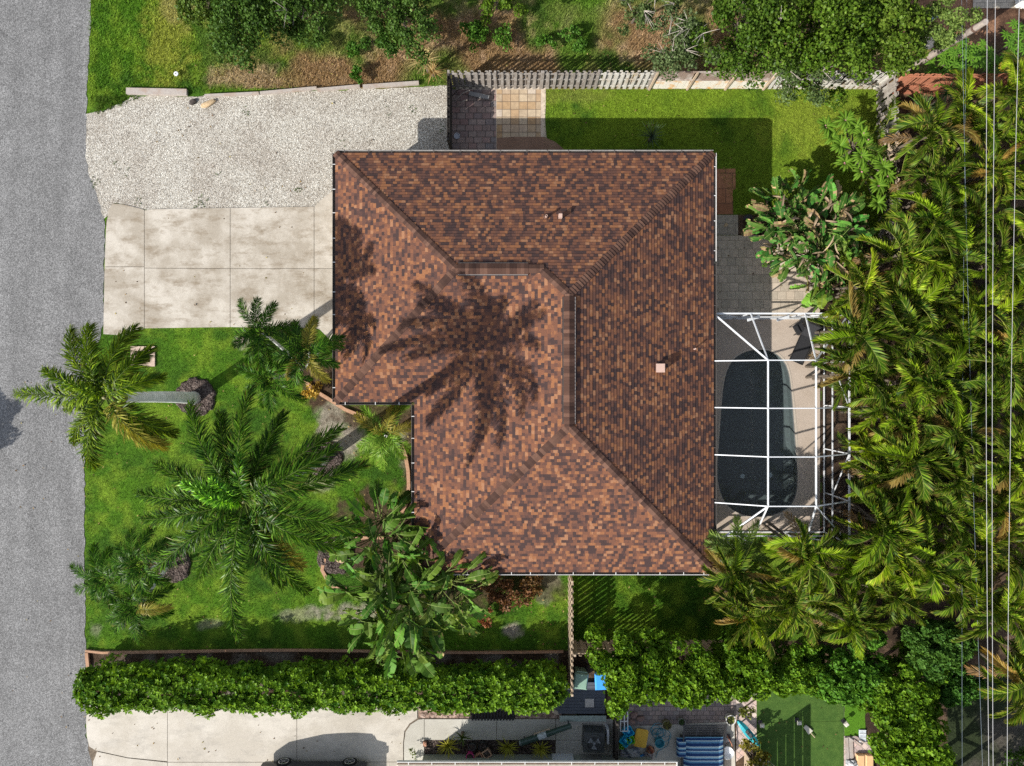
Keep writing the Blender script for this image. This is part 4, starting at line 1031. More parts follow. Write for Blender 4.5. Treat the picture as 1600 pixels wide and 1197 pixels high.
def rachis(L, e0, e1, az, curl, pw=1.2, M_=16, p0=(0,0,0)):
    s = np.linspace(0, 1, M_); e_ = e0+(e1-e0)*s**pw; a = az+curl*s
    T_ = np.stack([np.cos(e_)*np.cos(a), np.cos(e_)*np.sin(a), np.sin(e_)], -1)
    pos = np.zeros((M_, 3)); pos[1:] = np.cumsum((T_[1:]+T_[:-1])/2*(L/(M_-1)), 0)
    return s, pos+np.array(p0), T_, a
def frond(vg, L, n, ll, e0, e1, az, curl=0.0, wid=0.02, lift=0.25, plum=0.3, droop=0.25, roll=0.0, col=(.05,.12,.01), col2=(.10,.17,.02), rng=None,
          s0=0.14, p0=(0,0,0), rib=(0.16,0.20,0.04), tipbrown=0.0, pw=1.2, ribw=0.022):
    r = rng
    s, pos, T_, a = rachis(L, e0, e1, az, curl, pw, 16, p0)
    si = np.repeat(np.linspace(s0, 0.995, n), 2)+r.uniform(-.4/n, .4/n, 2*n); si = np.clip(si, s0, 0.999)
    side = np.tile([1.0, -1.0], n)
    f = si*15; k = np.minimum(f.astype(int), 14); t = (f-k)[:, None]
    p = pos[k]*(1-t)+pos[k+1]*t; T = T_[k]*(1-t)+T_[k+1]*t; T /= np.linalg.norm(T, axis=1)[:, None]
    aa = az+curl*si
    S0 = np.stack([-np.sin(aa), np.cos(aa), 0*aa], -1); N0 = np.cross(T, S0)
    rl = (roll*si)[:, None]; Sv = S0*np.cos(rl)+N0*np.sin(rl); Nv = -S0*np.sin(rl)+N0*np.cos(rl)
    ln = ll*np.sin(PI*(0.13+0.80*si))**0.55*r.uniform(0.7, 1.15, 2*n)
    al = np.radians(66-38*si)+r.normal(0, .05+.13*plum, 2*n); be = lift+r.normal(0, plum, 2*n)
    d = T*np.cos(al)[:, None]+(Sv*(side*np.cos(be))[:, None]+Nv*np.sin(be)[:, None])*np.sin(al)[:, None]
    d /= np.linalg.norm(d, axis=1)[:, None]
    wv = T-d*(T*d).sum(1)[:, None]; wv /= np.linalg.norm(wv, axis=1)[:, None]; wv *= (wid*r.uniform(.8, 1.2, 2*n))[:, None]
    g = np.array([0, 0, -1.0]); lnn = ln[:, None]; dr = droop*r.uniform(0.6, 1.4, 2*n)[:, None]
    mid = p+d*lnn*0.55+g*lnn*dr*0.3; tip = p+d*lnn*(1-dr*0.25)+g*lnn*dr
    V = np.stack([p-wv*.5, p+wv*.5, mid-wv, mid+wv, tip], 1).reshape(-1, 3)
    b0 = np.arange(2*n)*5
    Q = np.stack([b0, b0+1, b0+3, b0+2], -1); Tt = np.stack([b0+2, b0+3, b0+4], -1)
    u = (r.random(2*n)**2.4)[:, None]  # few leaflets take the bright colour: sun highlights put into the tint
    c = (np.array(col)*(1-u)+np.array(col2)*u)*r.uniform(.8, 1.2, (2*n, 1))
    C = np.repeat(c[:, None, :], 5, 1)
    if tipbrown > 0:
        tb = np.clip(r.normal(tipbrown, .25, 2*n), 0, 1)[:, None]; C[:, 4] = C[:, 4]*(1-tb)+np.array((.30,.18,.06))*tb
        tb2 = np.clip(tb-0.4, 0, 1); C[:, 2:4] = C[:, 2:4]*(1-tb2)[:, None]+(np.array((.26,.16,.05))*tb2)[:, None]
    vg.add(V, C.reshape(-1, 3), Q, Tt)
    # rachis: three-sided taper
    w0 = ribw*(1-0.75*s)[:, None]; Sx = np.stack([-np.sin(a), np.cos(a), 0*a], -1); Nx = np.cross(T_, Sx)
    V = np.stack([pos+Sx*w0, pos-Sx*w0, pos-Nx*w0*1.2, pos+Nx*w0*0.4], 1).reshape(-1, 3); m = len(pos); q_ = []
    for i in range(m-1):
        b = i*4
        for u_, v_ in ((0, 3), (3, 1), (1, 2), (2, 0)): q_.append((b+u_, b+v_, b+4+v_, b+4+u_))
    vg.add(V, np.tile(np.array(rib), (len(V), 1)), q_)

def strap(vg, L, w, e0, e1, az, col, rng, p0=(0,0,0), curl=0.0, seg=5, shape='lance', edge=None, fold=0.25):
    s, pos, T_, a = rachis(L, e0, e1, az, curl, 1.1, seg+1, p0)
    Sx = np.stack([-np.sin(a), np.cos(a), 0*a], -1); Nx = np.cross(T_, Sx)
    pr = np.sin(PI*(0.12+0.86*s))**0.7 if shape == 'lance' else np.array([1-.9*x for x in s])
    if shape == 'paddle': pr = np.sin(PI*np.clip(s*0.97+.02, 0, 1))**0.45
    ww = (w*pr)[:, None]
    V = np.stack([pos+Sx*ww+Nx*ww*fold, pos, pos-Sx*ww+Nx*ww*fold], 1).reshape(-1, 3)
    q_ = []
    for i in range(seg):
        b = i*3; q_ += [(b, b+1, b+4, b+3), (b+1, b+2, b+5, b+4)]
    c = np.array(col)*rng.uniform(.8, 1.25); C = np.tile(c, (len(V), 1))
    if edge is not None:
        C = C.reshape(-1, 3, 3); C[:, 1] = np.array(edge); C = C.reshape(-1, 3)
    vg.add(V, C, q_)

def paddle(vg, L, w, e0, e1, az, rng, p0, col, mid=(0.20,0.27,0.07), tears=True, curl=0.0, pet=1.0, roll=0.0, petcol=(0.14,0.18,0.05), brown=0.0):
    """bird-of-paradise / banana leaf: petiole, then a folded blade torn into strips"""
    s, pos, T_, a = rachis(L*(1+pet), e0, e1, az, curl, 1.6, 22, p0)
    k0 = int(21*pet/(1+pet)); n = 21-k0
    Sx = np.stack([-np.sin(a), np.cos(a), 0*a], -1); Nx = np.cross(T_, Sx)
    wv = 0.022
    V = np.stack([pos+Sx*wv, pos-Sx*wv, pos-Nx*wv*1.4], 1).reshape(-1, 3); q_ = []
    for i in range(21):
        b = i*3
        for u_, v_ in ((0, 1), (1, 2), (2, 0)): q_.append((b+u_, b+v_, b+3+v_, b+3+u_))
    vg.add(V, np.tile(np.array(petcol), (len(V), 1)), q_)
    foldl = rng.uniform(0.2, 1.1); 
    for side in (1, -1):
        fold = foldl*rng.uniform(.6, 1.3)
        for i in range(n):
            t0, t1 = i/n, (i+1)/n; i0, i1 = k0+i, k0+i+1
            pr = lambda t: math.sin(PI*min(1, max(0, t*0.95+.04)))**0.5
            sag = rng.uniform(-0.05, 0.25) if tears else 0.05
            gap = 0.10 if (tears and rng.random() < .5) else 0.0
            def pt(ix, t, f, sg):
                ww_ = w*pr(t)*f; S_ = Sx[ix]*math.cos(roll)+Nx[ix]*math.sin(roll); N_ = Nx[ix]*math.cos(roll)-Sx[ix]*math.sin(roll)
                return pos[ix]+S_*side*ww_*math.cos(fold)+N_*(ww_*math.sin(fold)*0.9-sg*f*f*w*2)+T_[ix]*ww_*0.25
            A0, A1 = pos[i0], pos[i1]
            M0, M1 = pt(i0, t0, .55, sag), pt(i1, t1, .55, sag)
            B0, B1 = pt(i0, t0, 1, sag), pt(i1, t1, 1, sag)
            if gap: B0 = B0*(1-gap)+B1*gap; B1 = B1*(1-gap)+B0*gap
            c = np.array(col)*rng.uniform(.82, 1.2)
            ce = c.copy()
            if brown > 0 and rng.random() < brown: ce = np.array((.42,.28,.15))*rng.uniform(.5, 1.3); 
            cm = c if rng.random() > brown*0.7 else ce
            vg.add([A0, A1, M0, M1, B0, B1], [cm*1.1, cm*1.1, cm, cm, ce, ce], [(0,1,3,2), (2,3,5,4)])
        # pale midrib
    mw = 0.010
    V = np.stack([pos[k0:]+Sx[k0:]*mw+Nx[k0:]*.012, pos[k0:]-Sx[k0:]*mw+Nx[k0:]*.012], 1).reshape(-1, 3)
    vg.add(V, np.tile(np.array(mid), (len(V), 1)), [(i*2, i*2+1, i*2+3, i*2+2) for i in range(n)])

def leaves(vg, pts, nrm, size, cols, rng, aspect=0.45, per=1, spread=0.7, fold=0.3):
    """many folded rhombic leaves at pts, roughly facing nrm"""
    pts = np.repeat(pts, per, 0); nrm = np.repeat(nrm, per, 0); cols = np.repeat(cols, per, 0); m = len(pts)
    v = rng.normal(size=(m, 3)); n = nrm+v*spread; n /= np.linalg.norm(n, axis=1)[:, None]
    a = rng.normal(size=(m, 3)); d = a-n*(a*n).sum(1)[:, None]; d /= np.linalg.norm(d, axis=1)[:, None]
    s_ = np.cross(n, d); L = (size*rng.uniform(.7, 1.3, m))[:, None]
    base = pts; mid = base+d*L*.5; tip = base+d*L-n*L*.15
    l = mid+s_*L*aspect+n*L*aspect*fold; r2 = mid-s_*L*aspect+n*L*aspect*fold
    V = np.stack([base, l, tip, r2], 1).reshape(-1, 3); b = np.arange(m)*4
    T_ = np.concatenate([np.stack([b, b+2, b+1], -1), np.stack([b, b+3, b+2], -1)])
    C = np.repeat(cols*rng.uniform(.7, 1.3, (m, 1)), 4, 0)
    vg.add(V, C, None, T_)
def rosettes(vg, pts, nrm, size, cols, rng, k=6, aspect=0.32, cup=0.6):
    """tufts of k leaves radiating round each normal: clusia / citrus style shoot tips"""
    m = len(pts); a = rng.normal(size=(m, 3)); n = nrm+rng.normal(size=(m, 3))*0.35; n /= np.linalg.norm(n, axis=1)[:, None]
    d0 = a-n*(a*n).sum(1)[:, None]; d0 /= np.linalg.norm(d0, axis=1)[:, None]; e0 = np.cross(n, d0)
    sz = size*rng.uniform(.7, 1.3, m)
    for j in range(k):
        an = 2*PI*j/k+rng.normal(0, .25, m); L = (sz*rng.uniform(.75, 1.15, m))[:, None]
        d = d0*np.cos(an)[:, None]+e0*np.sin(an)[:, None]; cp = (cup*rng.uniform(.4, 1.4, m))[:, None]
        d = d+n*cp; d /= np.linalg.norm(d, axis=1)[:, None]; s_ = np.cross(n, d); s_ /= np.linalg.norm(s_, axis=1)[:, None]
        base = pts; mid = base+d*L*.55; tip = base+d*L*1.0-n*L*.12
        V = np.stack([base, mid+s_*L*aspect, tip, mid-s_*L*aspect], 1).reshape(-1, 3); b = np.arange(m)*4
        C = np.repeat(cols*rng.uniform(.75, 1.3, (m, 1)), 4, 0)
        vg.add(V, C, None, np.concatenate([np.stack([b, b+2, b+1], -1), np.stack([b, b+3, b+2], -1)]))

def leafy_tree(name, px, py, z, R, label, cat='tree', group=None, col=(.04,.095,.006), col2=(.11,.18,.02), seed=0, nclump=46, per=150, leaf=0.13, hratio=0.6, twigs=0, stretch=(1, 1), trunk=True, style='leaf', base=None, mat='leaf', cr=0.27):
    """crown of leaf clumps spread through an uneven volume; (px,py) is where the crown centre shows, z its height"""
    rng = np.random.default_rng(seed); c = P(px, py, z); gx_, gy_ = (c.x, c.y) if base is None else tuple(P(*base, 0)[:2])
    t_ = thing(name, (gx_, gy_, 0), label, cat, group)
    vg = Veg(); cen = np.array((c.x-gx_, c.y-gy_, z)); limbs = []
    for i in range(nclump):
        th = rng.uniform(0, 2*PI); rr_ = math.sqrt(rng.random()); ph = rng.uniform(-0.35, 1.0)
        rad = R*(0.93+0.22*math.sin(th*3+seed)+rng.uniform(-.12, .12))
        u = rr_*rad; zz = R*hratio*(math.sqrt(max(0, 1-rr_*rr_))*(0.75+0.25*ph)+rng.uniform(-.25, .12))
        p_ = cen+np.array((math.cos(th)*u*stretch[0], math.sin(th)*u*stretch[1], zz)); limbs.append(p_)
        if trunk and rng.random() < .38: p_[2] -= rng.uniform(.15, .5)*z
        r_c = R*cr*rng.uniform(.65, 1.25); m = int(per*rng.uniform(.7, 1.2))
        v = rng.normal(size=(m, 3)); v /= np.linalg.norm(v, axis=1)[:, None]; v[:, 2] = np.abs(v[:, 2])*0.95-0.25
        rad_ = r_c*rng.uniform(0.45, 1.12, m)**0.7
        pts = p_+v*rad_[:, None]*np.array((1, 1, .75))
        u_ = rng.random((m, 1))*0.8+0.2*rng.random(); cc = np.array(col)*(1-u_)+np.array(col2)*u_
        if style == 'rosette': rosettes(vg, pts, v, leaf, cc, rng)
        else: leaves(vg, pts, v, leaf, cc, rng)
    if trunk:
        b = MB(); fork = Vector((cen[0]*.5, cen[1]*.5, z*0.45))
        b.tube([(0,0,-.1), tuple(fork*0.55+Vector((.05,.03,0))), tuple(fork)], [R*.085, R*.065, R*.055], 9)
        for p_ in limbs[::4]:
            q_ = Vector(p_); mid = fork.lerp(q_, .5)+Vector((rng.uniform(-.15,.15), rng.uniform(-.15,.15), .12))
            b.tube([fork, mid, q_], [R*.04, R*.022, R*.008], 6)
        b.build('trunk', M['bark'], t_, local=True)
    vg.build('crown', M[mat], t_)
    if twigs:
        b = MB()
        for i in range(twigs):
            p_ = Vector(limbs[int(rng.integers(len(limbs)))]); d = Vector((rng.normal(), rng.normal(), rng.uniform(.1, .5))).normalized(); q_ = p_+Vector((0,0,R*.15))
            for j in range(4):
                d2 = (d+Vector((rng.normal(0,.5), rng.normal(0,.5), rng.normal(0,.2)))).normalized()*rng.uniform(.4, .9)
                b.tube([q_, q_+d2*.5+Vector((0,0,.03)), q_+d2], [.016,.011,.004], 5)
        b.build('twigs', M['twig'], t_, local=True)
    return t_

# ------------------------------------------------------------------ royal palms
def royal(px, py, z, base, label, fronds, seed, trunkr=0.24, yellow=(), tone=((.010,.042,.003), (.13,.27,.02)), ls=1.0):
    """crown centre seen at (px,py) at height z; base on the ground at pixel base; fronds: (azimuth deg, length, e0 deg, e1 deg, curl)"""
    rng = np.random.default_rng(seed); B = P(*base, 0); Cc = P(px, py, z); t_ = thing('royal_palm', B, label, 'palm tree')
    top = Cc-B; sh = 1.5
    ax = top.normalized(); pts = []; rad = []
    for i in range(15):
        s_ = i/14; p_ = top*s_*(1-sh/top.length); bend = math.sin(s_*PI)*0.04
        pts.append(p_+Vector((0, bend, 0))); rad.append(trunkr*(1.25-0.45*s_ if s_ > .06 else 1.45))
    MB().tube(pts, rad, 16).build('trunk', M['trunk'], t_, local=True, smooth=True)
    a0 = pts[-1]; MB().tube([a0, a0.lerp(top, .3), a0.lerp(top, .7), top], [trunkr*.82, trunkr*.86, trunkr*.6, trunkr*.3], 14).build('crownshaft', simple('green_brown_crownshaft', (0.16,0.15,0.06), 0.5, 0.4, 0.3, 4), t_, local=True, smooth=True)
    for i, f in enumerate(fronds):
        az, L, e0, e1, curl = f[:5]; L *= ls; vg = Veg(); yl = i in yellow
        k_ = f[5] if len(f) > 5 else 1.0
        col, col2 = (tuple(x*k_ for x in tone[0]), tuple(x*k_ for x in tone[1])) if not yl else ((.20,.20,.03), (.40,.36,.06))
        frond(vg, L, 190, 0.76*min(1, L/3.0), math.radians(e0), math.radians(e1), math.radians(az), curl, 0.0185, 0.10, 0.80, 0.45, rng.uniform(-.5, .5), col, col2, rng, 0.12, tuple(top-ax*0.15), (0.09,0.13,0.03), 0.12, 1.1, 0.035)
        vg.build('frond', M['royal'], t_)
    return t_
royal(162, 621, 9.0, (304, 622), 'leaning royal palm with bare grey trunk, its crown hanging over the road',
      [(176,3.7,38,-42,.05,1.2),(150,2.5,50,-30,.1,1.3),(122,3.2,42,-50,-.15),(98,3.0,48,-45,.1,1.2),(72,3.1,42,-50,-.15),(40,2.8,45,-35,.15),(22,2.6,48,-45,-.1,1.4),(232,2.6,30,-60,-.1),
       (250,3.2,30,-62,.1),(306,3.0,25,-66,.25),(325,2.9,20,-60,.05),(200,2.2,20,-55,-.3,1.2),(130,1.6,75,40,.2,1.7)], 31, yellow=(9,), tone=((.028,.068,.004), (.25,.36,.02)))
royal(380, 784, 10.3, (505, 716), 'tallest royal palm with a wide dark green star crown in the front lawn',
      [(88,3.9,42,-30,-.12),(62,3.3,36,-40,.15),(38,4.3,42,-30,-.05),(14,4.4,38,-42,.10),(350,4.2,36,-40,-.12),(330,3.9,42,-50,.15,1.2),(308,3.2,20,-55,-.15),(288,3.3,25,-45,.1),(266,4.8,36,-40,.05,1.1),(240,3.6,20,-50,-.15),
       (215,4.0,38,-42,.12,1.1),(192,3.6,45,-40,-.08),(175,3.9,36,-45,.05),(150,3.3,45,-40,.2),(122,3.9,40,-42,-.1,1.1),(104,3.2,30,-45,.15),(135,2.2,72,20,.4,3.2),(160,1.9,80,35,-.3,3.4),(110,1.8,78,30,.2,3.2),(70,2.2,68,10,.2,1.5),(27,4.0,48,-22,.08),(33,3.3,55,-25,-.1),(300,3.9,34,-46,.1)], 32, yellow=(6,), ls=1.09)

def small_palm(px, py, z, label, heads, seed, base=None, group=None, L=1.7, col=((.010,.048,.004),(.11,.26,.02)), yellow=0.06):
    rng = np.random.default_rng(seed); c0 = P(px, py, z); B = P(*base, 0) if base else Vector((c0.x, c0.y, 0))
    t_ = thing('clump_palm', B, label, 'palm tree', group)
    for hx, hy, hz in heads:
        c = P(hx, hy, hz); top = c-B; top.z = hz
        MB().tube([(top.x*.08, top.y*.08, -.05), (top.x*.5, top.y*.5, hz*.42), (top.x*.92, top.y*.92, hz*.8), (top.x, top.y, hz)], [.10,.075,.065,.04], 10).build('trunk', M['trunk'], t_, local=True, smooth=True)
        vg = Veg(); n = int(rng.integers(9, 12)); a0 = rng.uniform(0, 2*PI)
        for i in range(n):
            yl = rng.random() < yellow
            cc = col if not yl else ((.22,.20,.03),(.3,.26,.06))
            frond(vg, L*rng.uniform(.8, 1.1), 100, 0.50, math.radians(rng.uniform(35, 62)), math.radians(rng.uniform(-75, -35)), a0+2*PI*i/n+rng.normal(0, .15), rng.normal(0, .2), 0.014, 0.35, 0.45, 0.3, rng.normal(0, .4), cc[0], cc[1], rng, 0.12, tuple(top), (.10,.14,.03), 0.1, 1.0)
        vg.build('crown', M['royal'], t_)
    return t_
small_palm(450, 545, 4.2, 'dark green clump palm of three heads between driveway and house corner', [(408,520,4.0),(480,550,4.6),(425,592,3.2)], 41, base=(475,575), L=1.9)
small_palm(205, 912, 3.4, 'dark green clump palm of three heads at the kerb in the lower left lawn', [(165,905,3.2),(222,880,3.6),(215,948,3.0)], 42, base=(262,882), L=1.75)
small_palm(598, 700, 1.8, 'bright light green young palm tucked into the inner corner of the house', [(604,678,1.9)], 43, base=(602,682), L=2.1, col=((.10,.22,.02),(.22,.34,.05)), yellow=0.1)

# ------------------------------------------------------------------ broad leaved clumps
def paddle_clump(name, label, base, heads, seed, col=(.030,.100,.012), brown=0.0, L=(0.9, 1.5), n=(6, 9), dead=0, cat='plant', litter=True):
    rng = np.random.default_rng(seed); B = P(*base, 0); t_ = thing(name, B, label, cat); vg = Veg(); st = MB()
    for hx, hy, hz in heads:
        c = P(hx, hy, hz)-B; c.z = hz; root = Vector((c.x*.75+rng.normal(0,.12), c.y*.75+rng.normal(0,.12), 0)); zb = hz*0.45
        cc = Vector((root.x*.4+c.x*.6, root.y*.4+c.y*.6, zb)); st.tube([root, root.lerp(cc, .5), cc], [.10,.085,.06], 8)
        m = int(rng.integers(n[0], n[1]+1)*1.8); a0 = rng.uniform(0, 6.28)
        for i in range(m):
            l = rng.uniform(*L)*rng.uniform(.6, .95); az = a0+i*2.4+rng.normal(0, .3); k_ = rng.uniform(.55, 2.0)
            isd = rng.random() < dead
            col_ = np.array(col)*k_*np.array((1+.9*rng.random(), 1, 1)) if not isd else np.array((.30,.20,.11))*rng.uniform(.5, 1.2)
            paddle(vg, l, l*rng.uniform(.22, .31), math.radians(rng.uniform(62, 86)), math.radians(rng.uniform(-70, 5)), az, rng, tuple(cc), col_, curl=rng.normal(0, .5), pet=max(.5, (hz-zb)/l*.85), roll=rng.normal(0, .9), brown=brown)
        if dead > 0:
            for i in range(int(8*dead*3)):
                az = rng.uniform(0, 6.28); strap(vg, rng.uniform(.5, 1.0), rng.uniform(.03, .07), math.radians(rng.uniform(10, 60)), math.radians(rng.uniform(-80, -20)), az, np.array((.42,.30,.20))*rng.uniform(.4, 1.3), rng, tuple(cc+Vector((rng.normal(0,.3), rng.normal(0,.3), rng.uniform(.2, hz-zb)))), rng.normal(0, 1.0), fold=.6)
    st.build('stem', M['bark'], t_, local=True); vg.build('foliage', M['bigleaf'], t_)
    return t_
paddle_clump('bird_of_paradise_plant', 'tall broad leaved clump against the southwest corner of the house', (612,832), [(584,826,4.2),(600,856,4.5),(574,848,3.7),(592,882,4.2),(622,900,4.4),(596,812,3.4)], 51, n=(6, 8), L=(1.0, 1.5))
paddle_clump('bird_of_paradise_plant', 'wide broad leaved clump between southwest house corner and hedge, left half', (622,935), [(562,930,3.9),(594,955,4.1),(622,988,3.8),(586,988,3.4),(634,945,4.5),(606,920,4.2),(634,1008,3.2)], 52, col=(.045,.120,.016), n=(6, 8), L=(1.0, 1.5))
paddle_clump('bird_of_paradise_plant', 'broad leaved clump directly below the south gutter beside copper shrubs', (690,918), [(674,912,4.3),(706,922,4.3),(726,940,3.8),(694,960,3.6),(668,950,4.1),(714,912,3.8)], 53, col=(.045,.120,.016), brown=.08, n=(6, 7), L=(0.9, 1.4))
paddle_clump('bird_of_paradise_plant', 'sprawling clump with many dried brown leaves at the patio end', (1255,372), [(1230,330,3.0),(1262,345,3.2),(1298,370,3.4),(1240,385,3.0),(1275,405,3.0),(1310,410,3.2),(1320,350,3.0),(1205,345,2.2),(1290,320,2.8),(1335,385,2.8),(1220,310,2.6),(1255,300,2.7),(1315,330,3.2),(1280,350,3.6),(1225,360,3.2),(1345,420,3.2),(1300,395,3.6),(1260,395,3.4)], 54, col=(.035,.125,.02), brown=.20, L=(.75, 1.2), n=(7, 10), dead=.2)
paddle_clump('banana_plant', 'fresh green banana like plant by the corner of the rear patio', (1285,425), [(1290,425,2.8),(1325,440,3.0)], 55, col=(.07,.17,.02), L=(.9, 1.3), n=(7, 8))
# plumeria with star rosettes
rng = np.random.default_rng(56); B = P(1318,245,0); t_ = thing('plumeria_tree', B, 'tree of glossy star shaped leaf rosettes beside the pale back fence', 'tree'); vg = Veg(); b = MB()
hub = Vector((0,0,1.0)); b.tube([(0,0,-.05),(.03,.02,.6),tuple(hub)], [.10,.08,.07], 9)
for px, py, z in [(1290,198,2.3),(1320,188,2.5),(1345,212,2.7),(1352,225,2.5),(1312,228,2.4),(1345,245,2.6),(1300,215,2.1),(1380,262,2.6),(1368,240,2.4),(1372,290,2.4),(1345,268,2.2),(1370,318,2.2),(1335,200,2.3),(1320,255,2.0),(1385,275,2.3)]:
    c = P(px, py, z)-B; c.z = z; b.tube([hub, hub.lerp(c, .5)+Vector((0,0,-.15)), c], [.05,.04,.03], 6)
    m = int(rng.integers(15, 20)); a0 = rng.uniform(0, 6)
    for i in range(m): strap(vg, rng.uniform(.42, .62), rng.uniform(.055, .075), math.radians(rng.uniform(15, 60)), math.radians(rng.uniform(-45, 0)), a0+i*2.4, (.045,.125,.006), rng, tuple(c), rng.normal(0, .15), 4, 'lance', (.16,.27,.035), 0.3)
    if rng.random() < .4: leaves(vg, np.array([tuple(c)]*14)+rng.normal(0, .07, (14, 3)), np.tile([0,0,1.], (14,1)), 0.09, np.tile([.5,.25,.28], (14,1)), rng, .45)
b.build('branches', M['bark'], t_, local=True); vg.build('foliage', M['bigleaf'], t_)
# spiky fan palm, papaya-like weeds, yucca, shrubs
def spiky(name, px, py, z, label, n, L, w, col, seed, e=(10, 80), cat='plant', mid=None, group=None, droop=40, base_z=0):
    rng = np.random.default_rng(seed); c = P(px, py, z); t_ = thing(name, (c.x, c.y, base_z), label, cat, group); vg = Veg()
    for i in range(n):
        e0 = rng.uniform(*e); strap(vg, L*rng.uniform(.7, 1.15), w*rng.uniform(.8, 1.2), math.radians(e0), math.radians(e0-rng.uniform(10, droop+10)), i*2.4+rng.normal(0, .2), np.array(col)*rng.uniform(.65, 1.35), rng, (0, 0, z-base_z), rng.normal(0, .2), 4, 'spike', mid, .35)
    vg.build('foliage', M['bigleaf'], t_)
    if z-base_z > .2: MB().tube([(0,0,-.05),(0,0,z-base_z)], [.09,.06], 8).build('stem', M['bark'], t_, local=True)
    return t_
spiky('fan_palm', 1440, 172, 2.6, 'spiky light green star shaped palm just under the red brown fence', 46, 1.0, .022, (.13,.25,.07), 61, (0, 70))
spiky('fan_palm', 1480, 145, 2.0, 'dark spiky palm in the shade right under the red brown fence', 40, .95, .022, (.05,.11,.04), 62, (0, 70))
spiky('yucca_plant', 665, 96, 1.1, 'dry straw coloured yucca at the edge of the vacant lot', 60, 1.0, .028, (.42,.34,.16), 63, (5, 80))
spiky('yucca_plant', 655, 78, 0.8, 'smaller pale yellow green yucca behind the dry straw coloured one', 40, .8, .028, (.35,.32,.12), 64, (5, 80))
spiky('yucca_plant', 676, 112, 0.4, 'brownish low yucca in front of the dry straw coloured one', 40, .8, .028, (.36,.24,.10), 65, (5, 80))
spiky('spiky_plant', 1018, 214, 0.5, 'dark spiky plant standing in the house shade of the back lawn', 46, .85, .02, (.05,.08,.05), 66, (5, 80))
rng = np.random.default_rng(70)
def shrub(name, px, py, z, R, label, col, col2, seed, leaf=.12, per=60, nclump=14, group=None, cat='shrub', style='leaf', stretch=(1,1), hr=.6):
    return leafy_tree(name, px, py, z, R, label, cat, group, col, col2, seed, nclump, per, leaf, hr, trunk=False, style=style, stretch=stretch, cr=.34)
shrub('croton_shrub', 775, 915, .45, .75, 'copper brown shrub nearest the broad leaved clump, under the south gutter', (.12,.055,.03), (.26,.13,.06), 71, .13, 60)
shrub('croton_shrub', 805, 925, .45, .80, 'copper brown shrub in the middle of three below the south gutter', (.12,.06,.03), (.28,.14,.07), 72, .13, 60)
shrub('croton_shrub', 832, 912, .40, .55, 'smaller copper brown shrub farthest right of the three under the gutter', (.12,.065,.03), (.25,.14,.06), 73, .13, 50)
shrub('croton_shrub', 756, 962, .45, .40, 'small coppery shrub in the hedge shade by the broad leaved clump', (.25,.09,.05), (.40,.18,.09), 74, .12, 50, 8)
shrub('croton_shrub', 488, 612, .35, .55, 'golden orange leafed low shrub at the front corner of the house', (.36,.24,.04), (.50,.34,.08), 75, .12, 50, 9)
for i, (px, py, R, lab) in enumerate([(745,62,.75,'green bush above the dark west fence stretch'), (790,58,.6,'bright green bush right of the first bush above the fence'), (735,45,.5,'small green bush at the top edge of the straw'),
        (850,68,.45,'low green weed bush in the straw above the fence middle'), (890,50,.4,'green weed bush farther right in the straw'), (555,78,.4,'small bush left of the second dark tree'), (560,118,.4,'low bush close to the middle gravel timbers'), (905,72,.35,'tiny bush between straw and fence shadow')]):
    shrub('weed_bush', px, py, .35, R, lab, (.045,.12,.012), (.09,.20,.03), 80+i, .11, 60, 10)

# ------------------------------------------------------------------ hedges
def hedge(name, x0, x1, y0, y1, h, label, seed, dens=105, col=(.035,.10,.008), col2=(.17,.30,.02)):
    """clipped run of shoots between ground pixels x0..x1, y0..y1"""
    rng = np.random.default_rng(seed); A, C = P(x0, y1, 0), P(x1, y0, 0); Lx, Ly = C.x-A.x, C.y-A.y
    t_ = thing(name, ((A.x+C.x)/2, (A.y+C.y)/2, 0), label, 'hedge'); cx, cy = (A.x+C.x)/2, (A.y+C.y)/2
    vg = Veg(); m = int(dens*(Lx*(Ly+2*h)))
    u = rng.uniform(-Lx/2, Lx/2, m); th = rng.uniform(-0.12, PI+.12, m)
    n1 = smooth_noise(u*30+500, th*60+300, 28, seed, 3); n2 = smooth_noise(u*30+900, th*60+700, 12, seed+1, 2)
    endf = np.clip((Lx/2-np.abs(u))/0.9, 0.0, 1)**.5
    rad = 1+(n1-.5)*.75+(n2-.5)*.45
    rad *= rng.uniform(.55, 1.04, m)**.8
    sp = lambda v, p_: np.sign(v)*np.abs(v)**p_
    yy = sp(np.cos(th), .75)*Ly/2*rad*(0.35+.65*endf)*1.08; zz = h*0.42+sp(np.sin(th), .7)*h*.58*rad*(0.5+.5*endf)
    zz = np.maximum(zz, 0.15)
    pts = np.stack([u+rng.normal(0, .05, m), yy, zz], -1); nr = np.stack([np.where(np.abs(u) > Lx/2-.6, np.sign(u)*.8, 0), np.cos(th), np.sin(th)+.35], -1); nr /= np.linalg.norm(nr, axis=1)[:, None]
    uu = np.clip(rng.random((m, 1))*.9+(n1[:, None]-.5)*.8, 0, 1); cc = np.array(col)*(1-uu)+np.array(col2)*uu
    rosettes(vg, pts, nr, 0.155, cc, rng, 6, .27, .8)
    vg.build('foliage', M['hedge'], t_)
    b = MB(); 
    for i in range(int(Lx/0.5)):
        x = -Lx/2+.4+i*.5+rng.uniform(-.1,.1)
        for k in range(3): b.tube([(x,0,0),(x+rng.uniform(-.2,.2),rng.uniform(-.3,.3)*Ly,h*.45),(x+rng.uniform(-.3,.3),rng.uniform(-.36,.36)*Ly,h*.85)], [.03,.02,.008], 5)
    b.build('stem', simple('dark_stem', (.05,.04,.028), .9, .1), t_, local=True)
    return t_
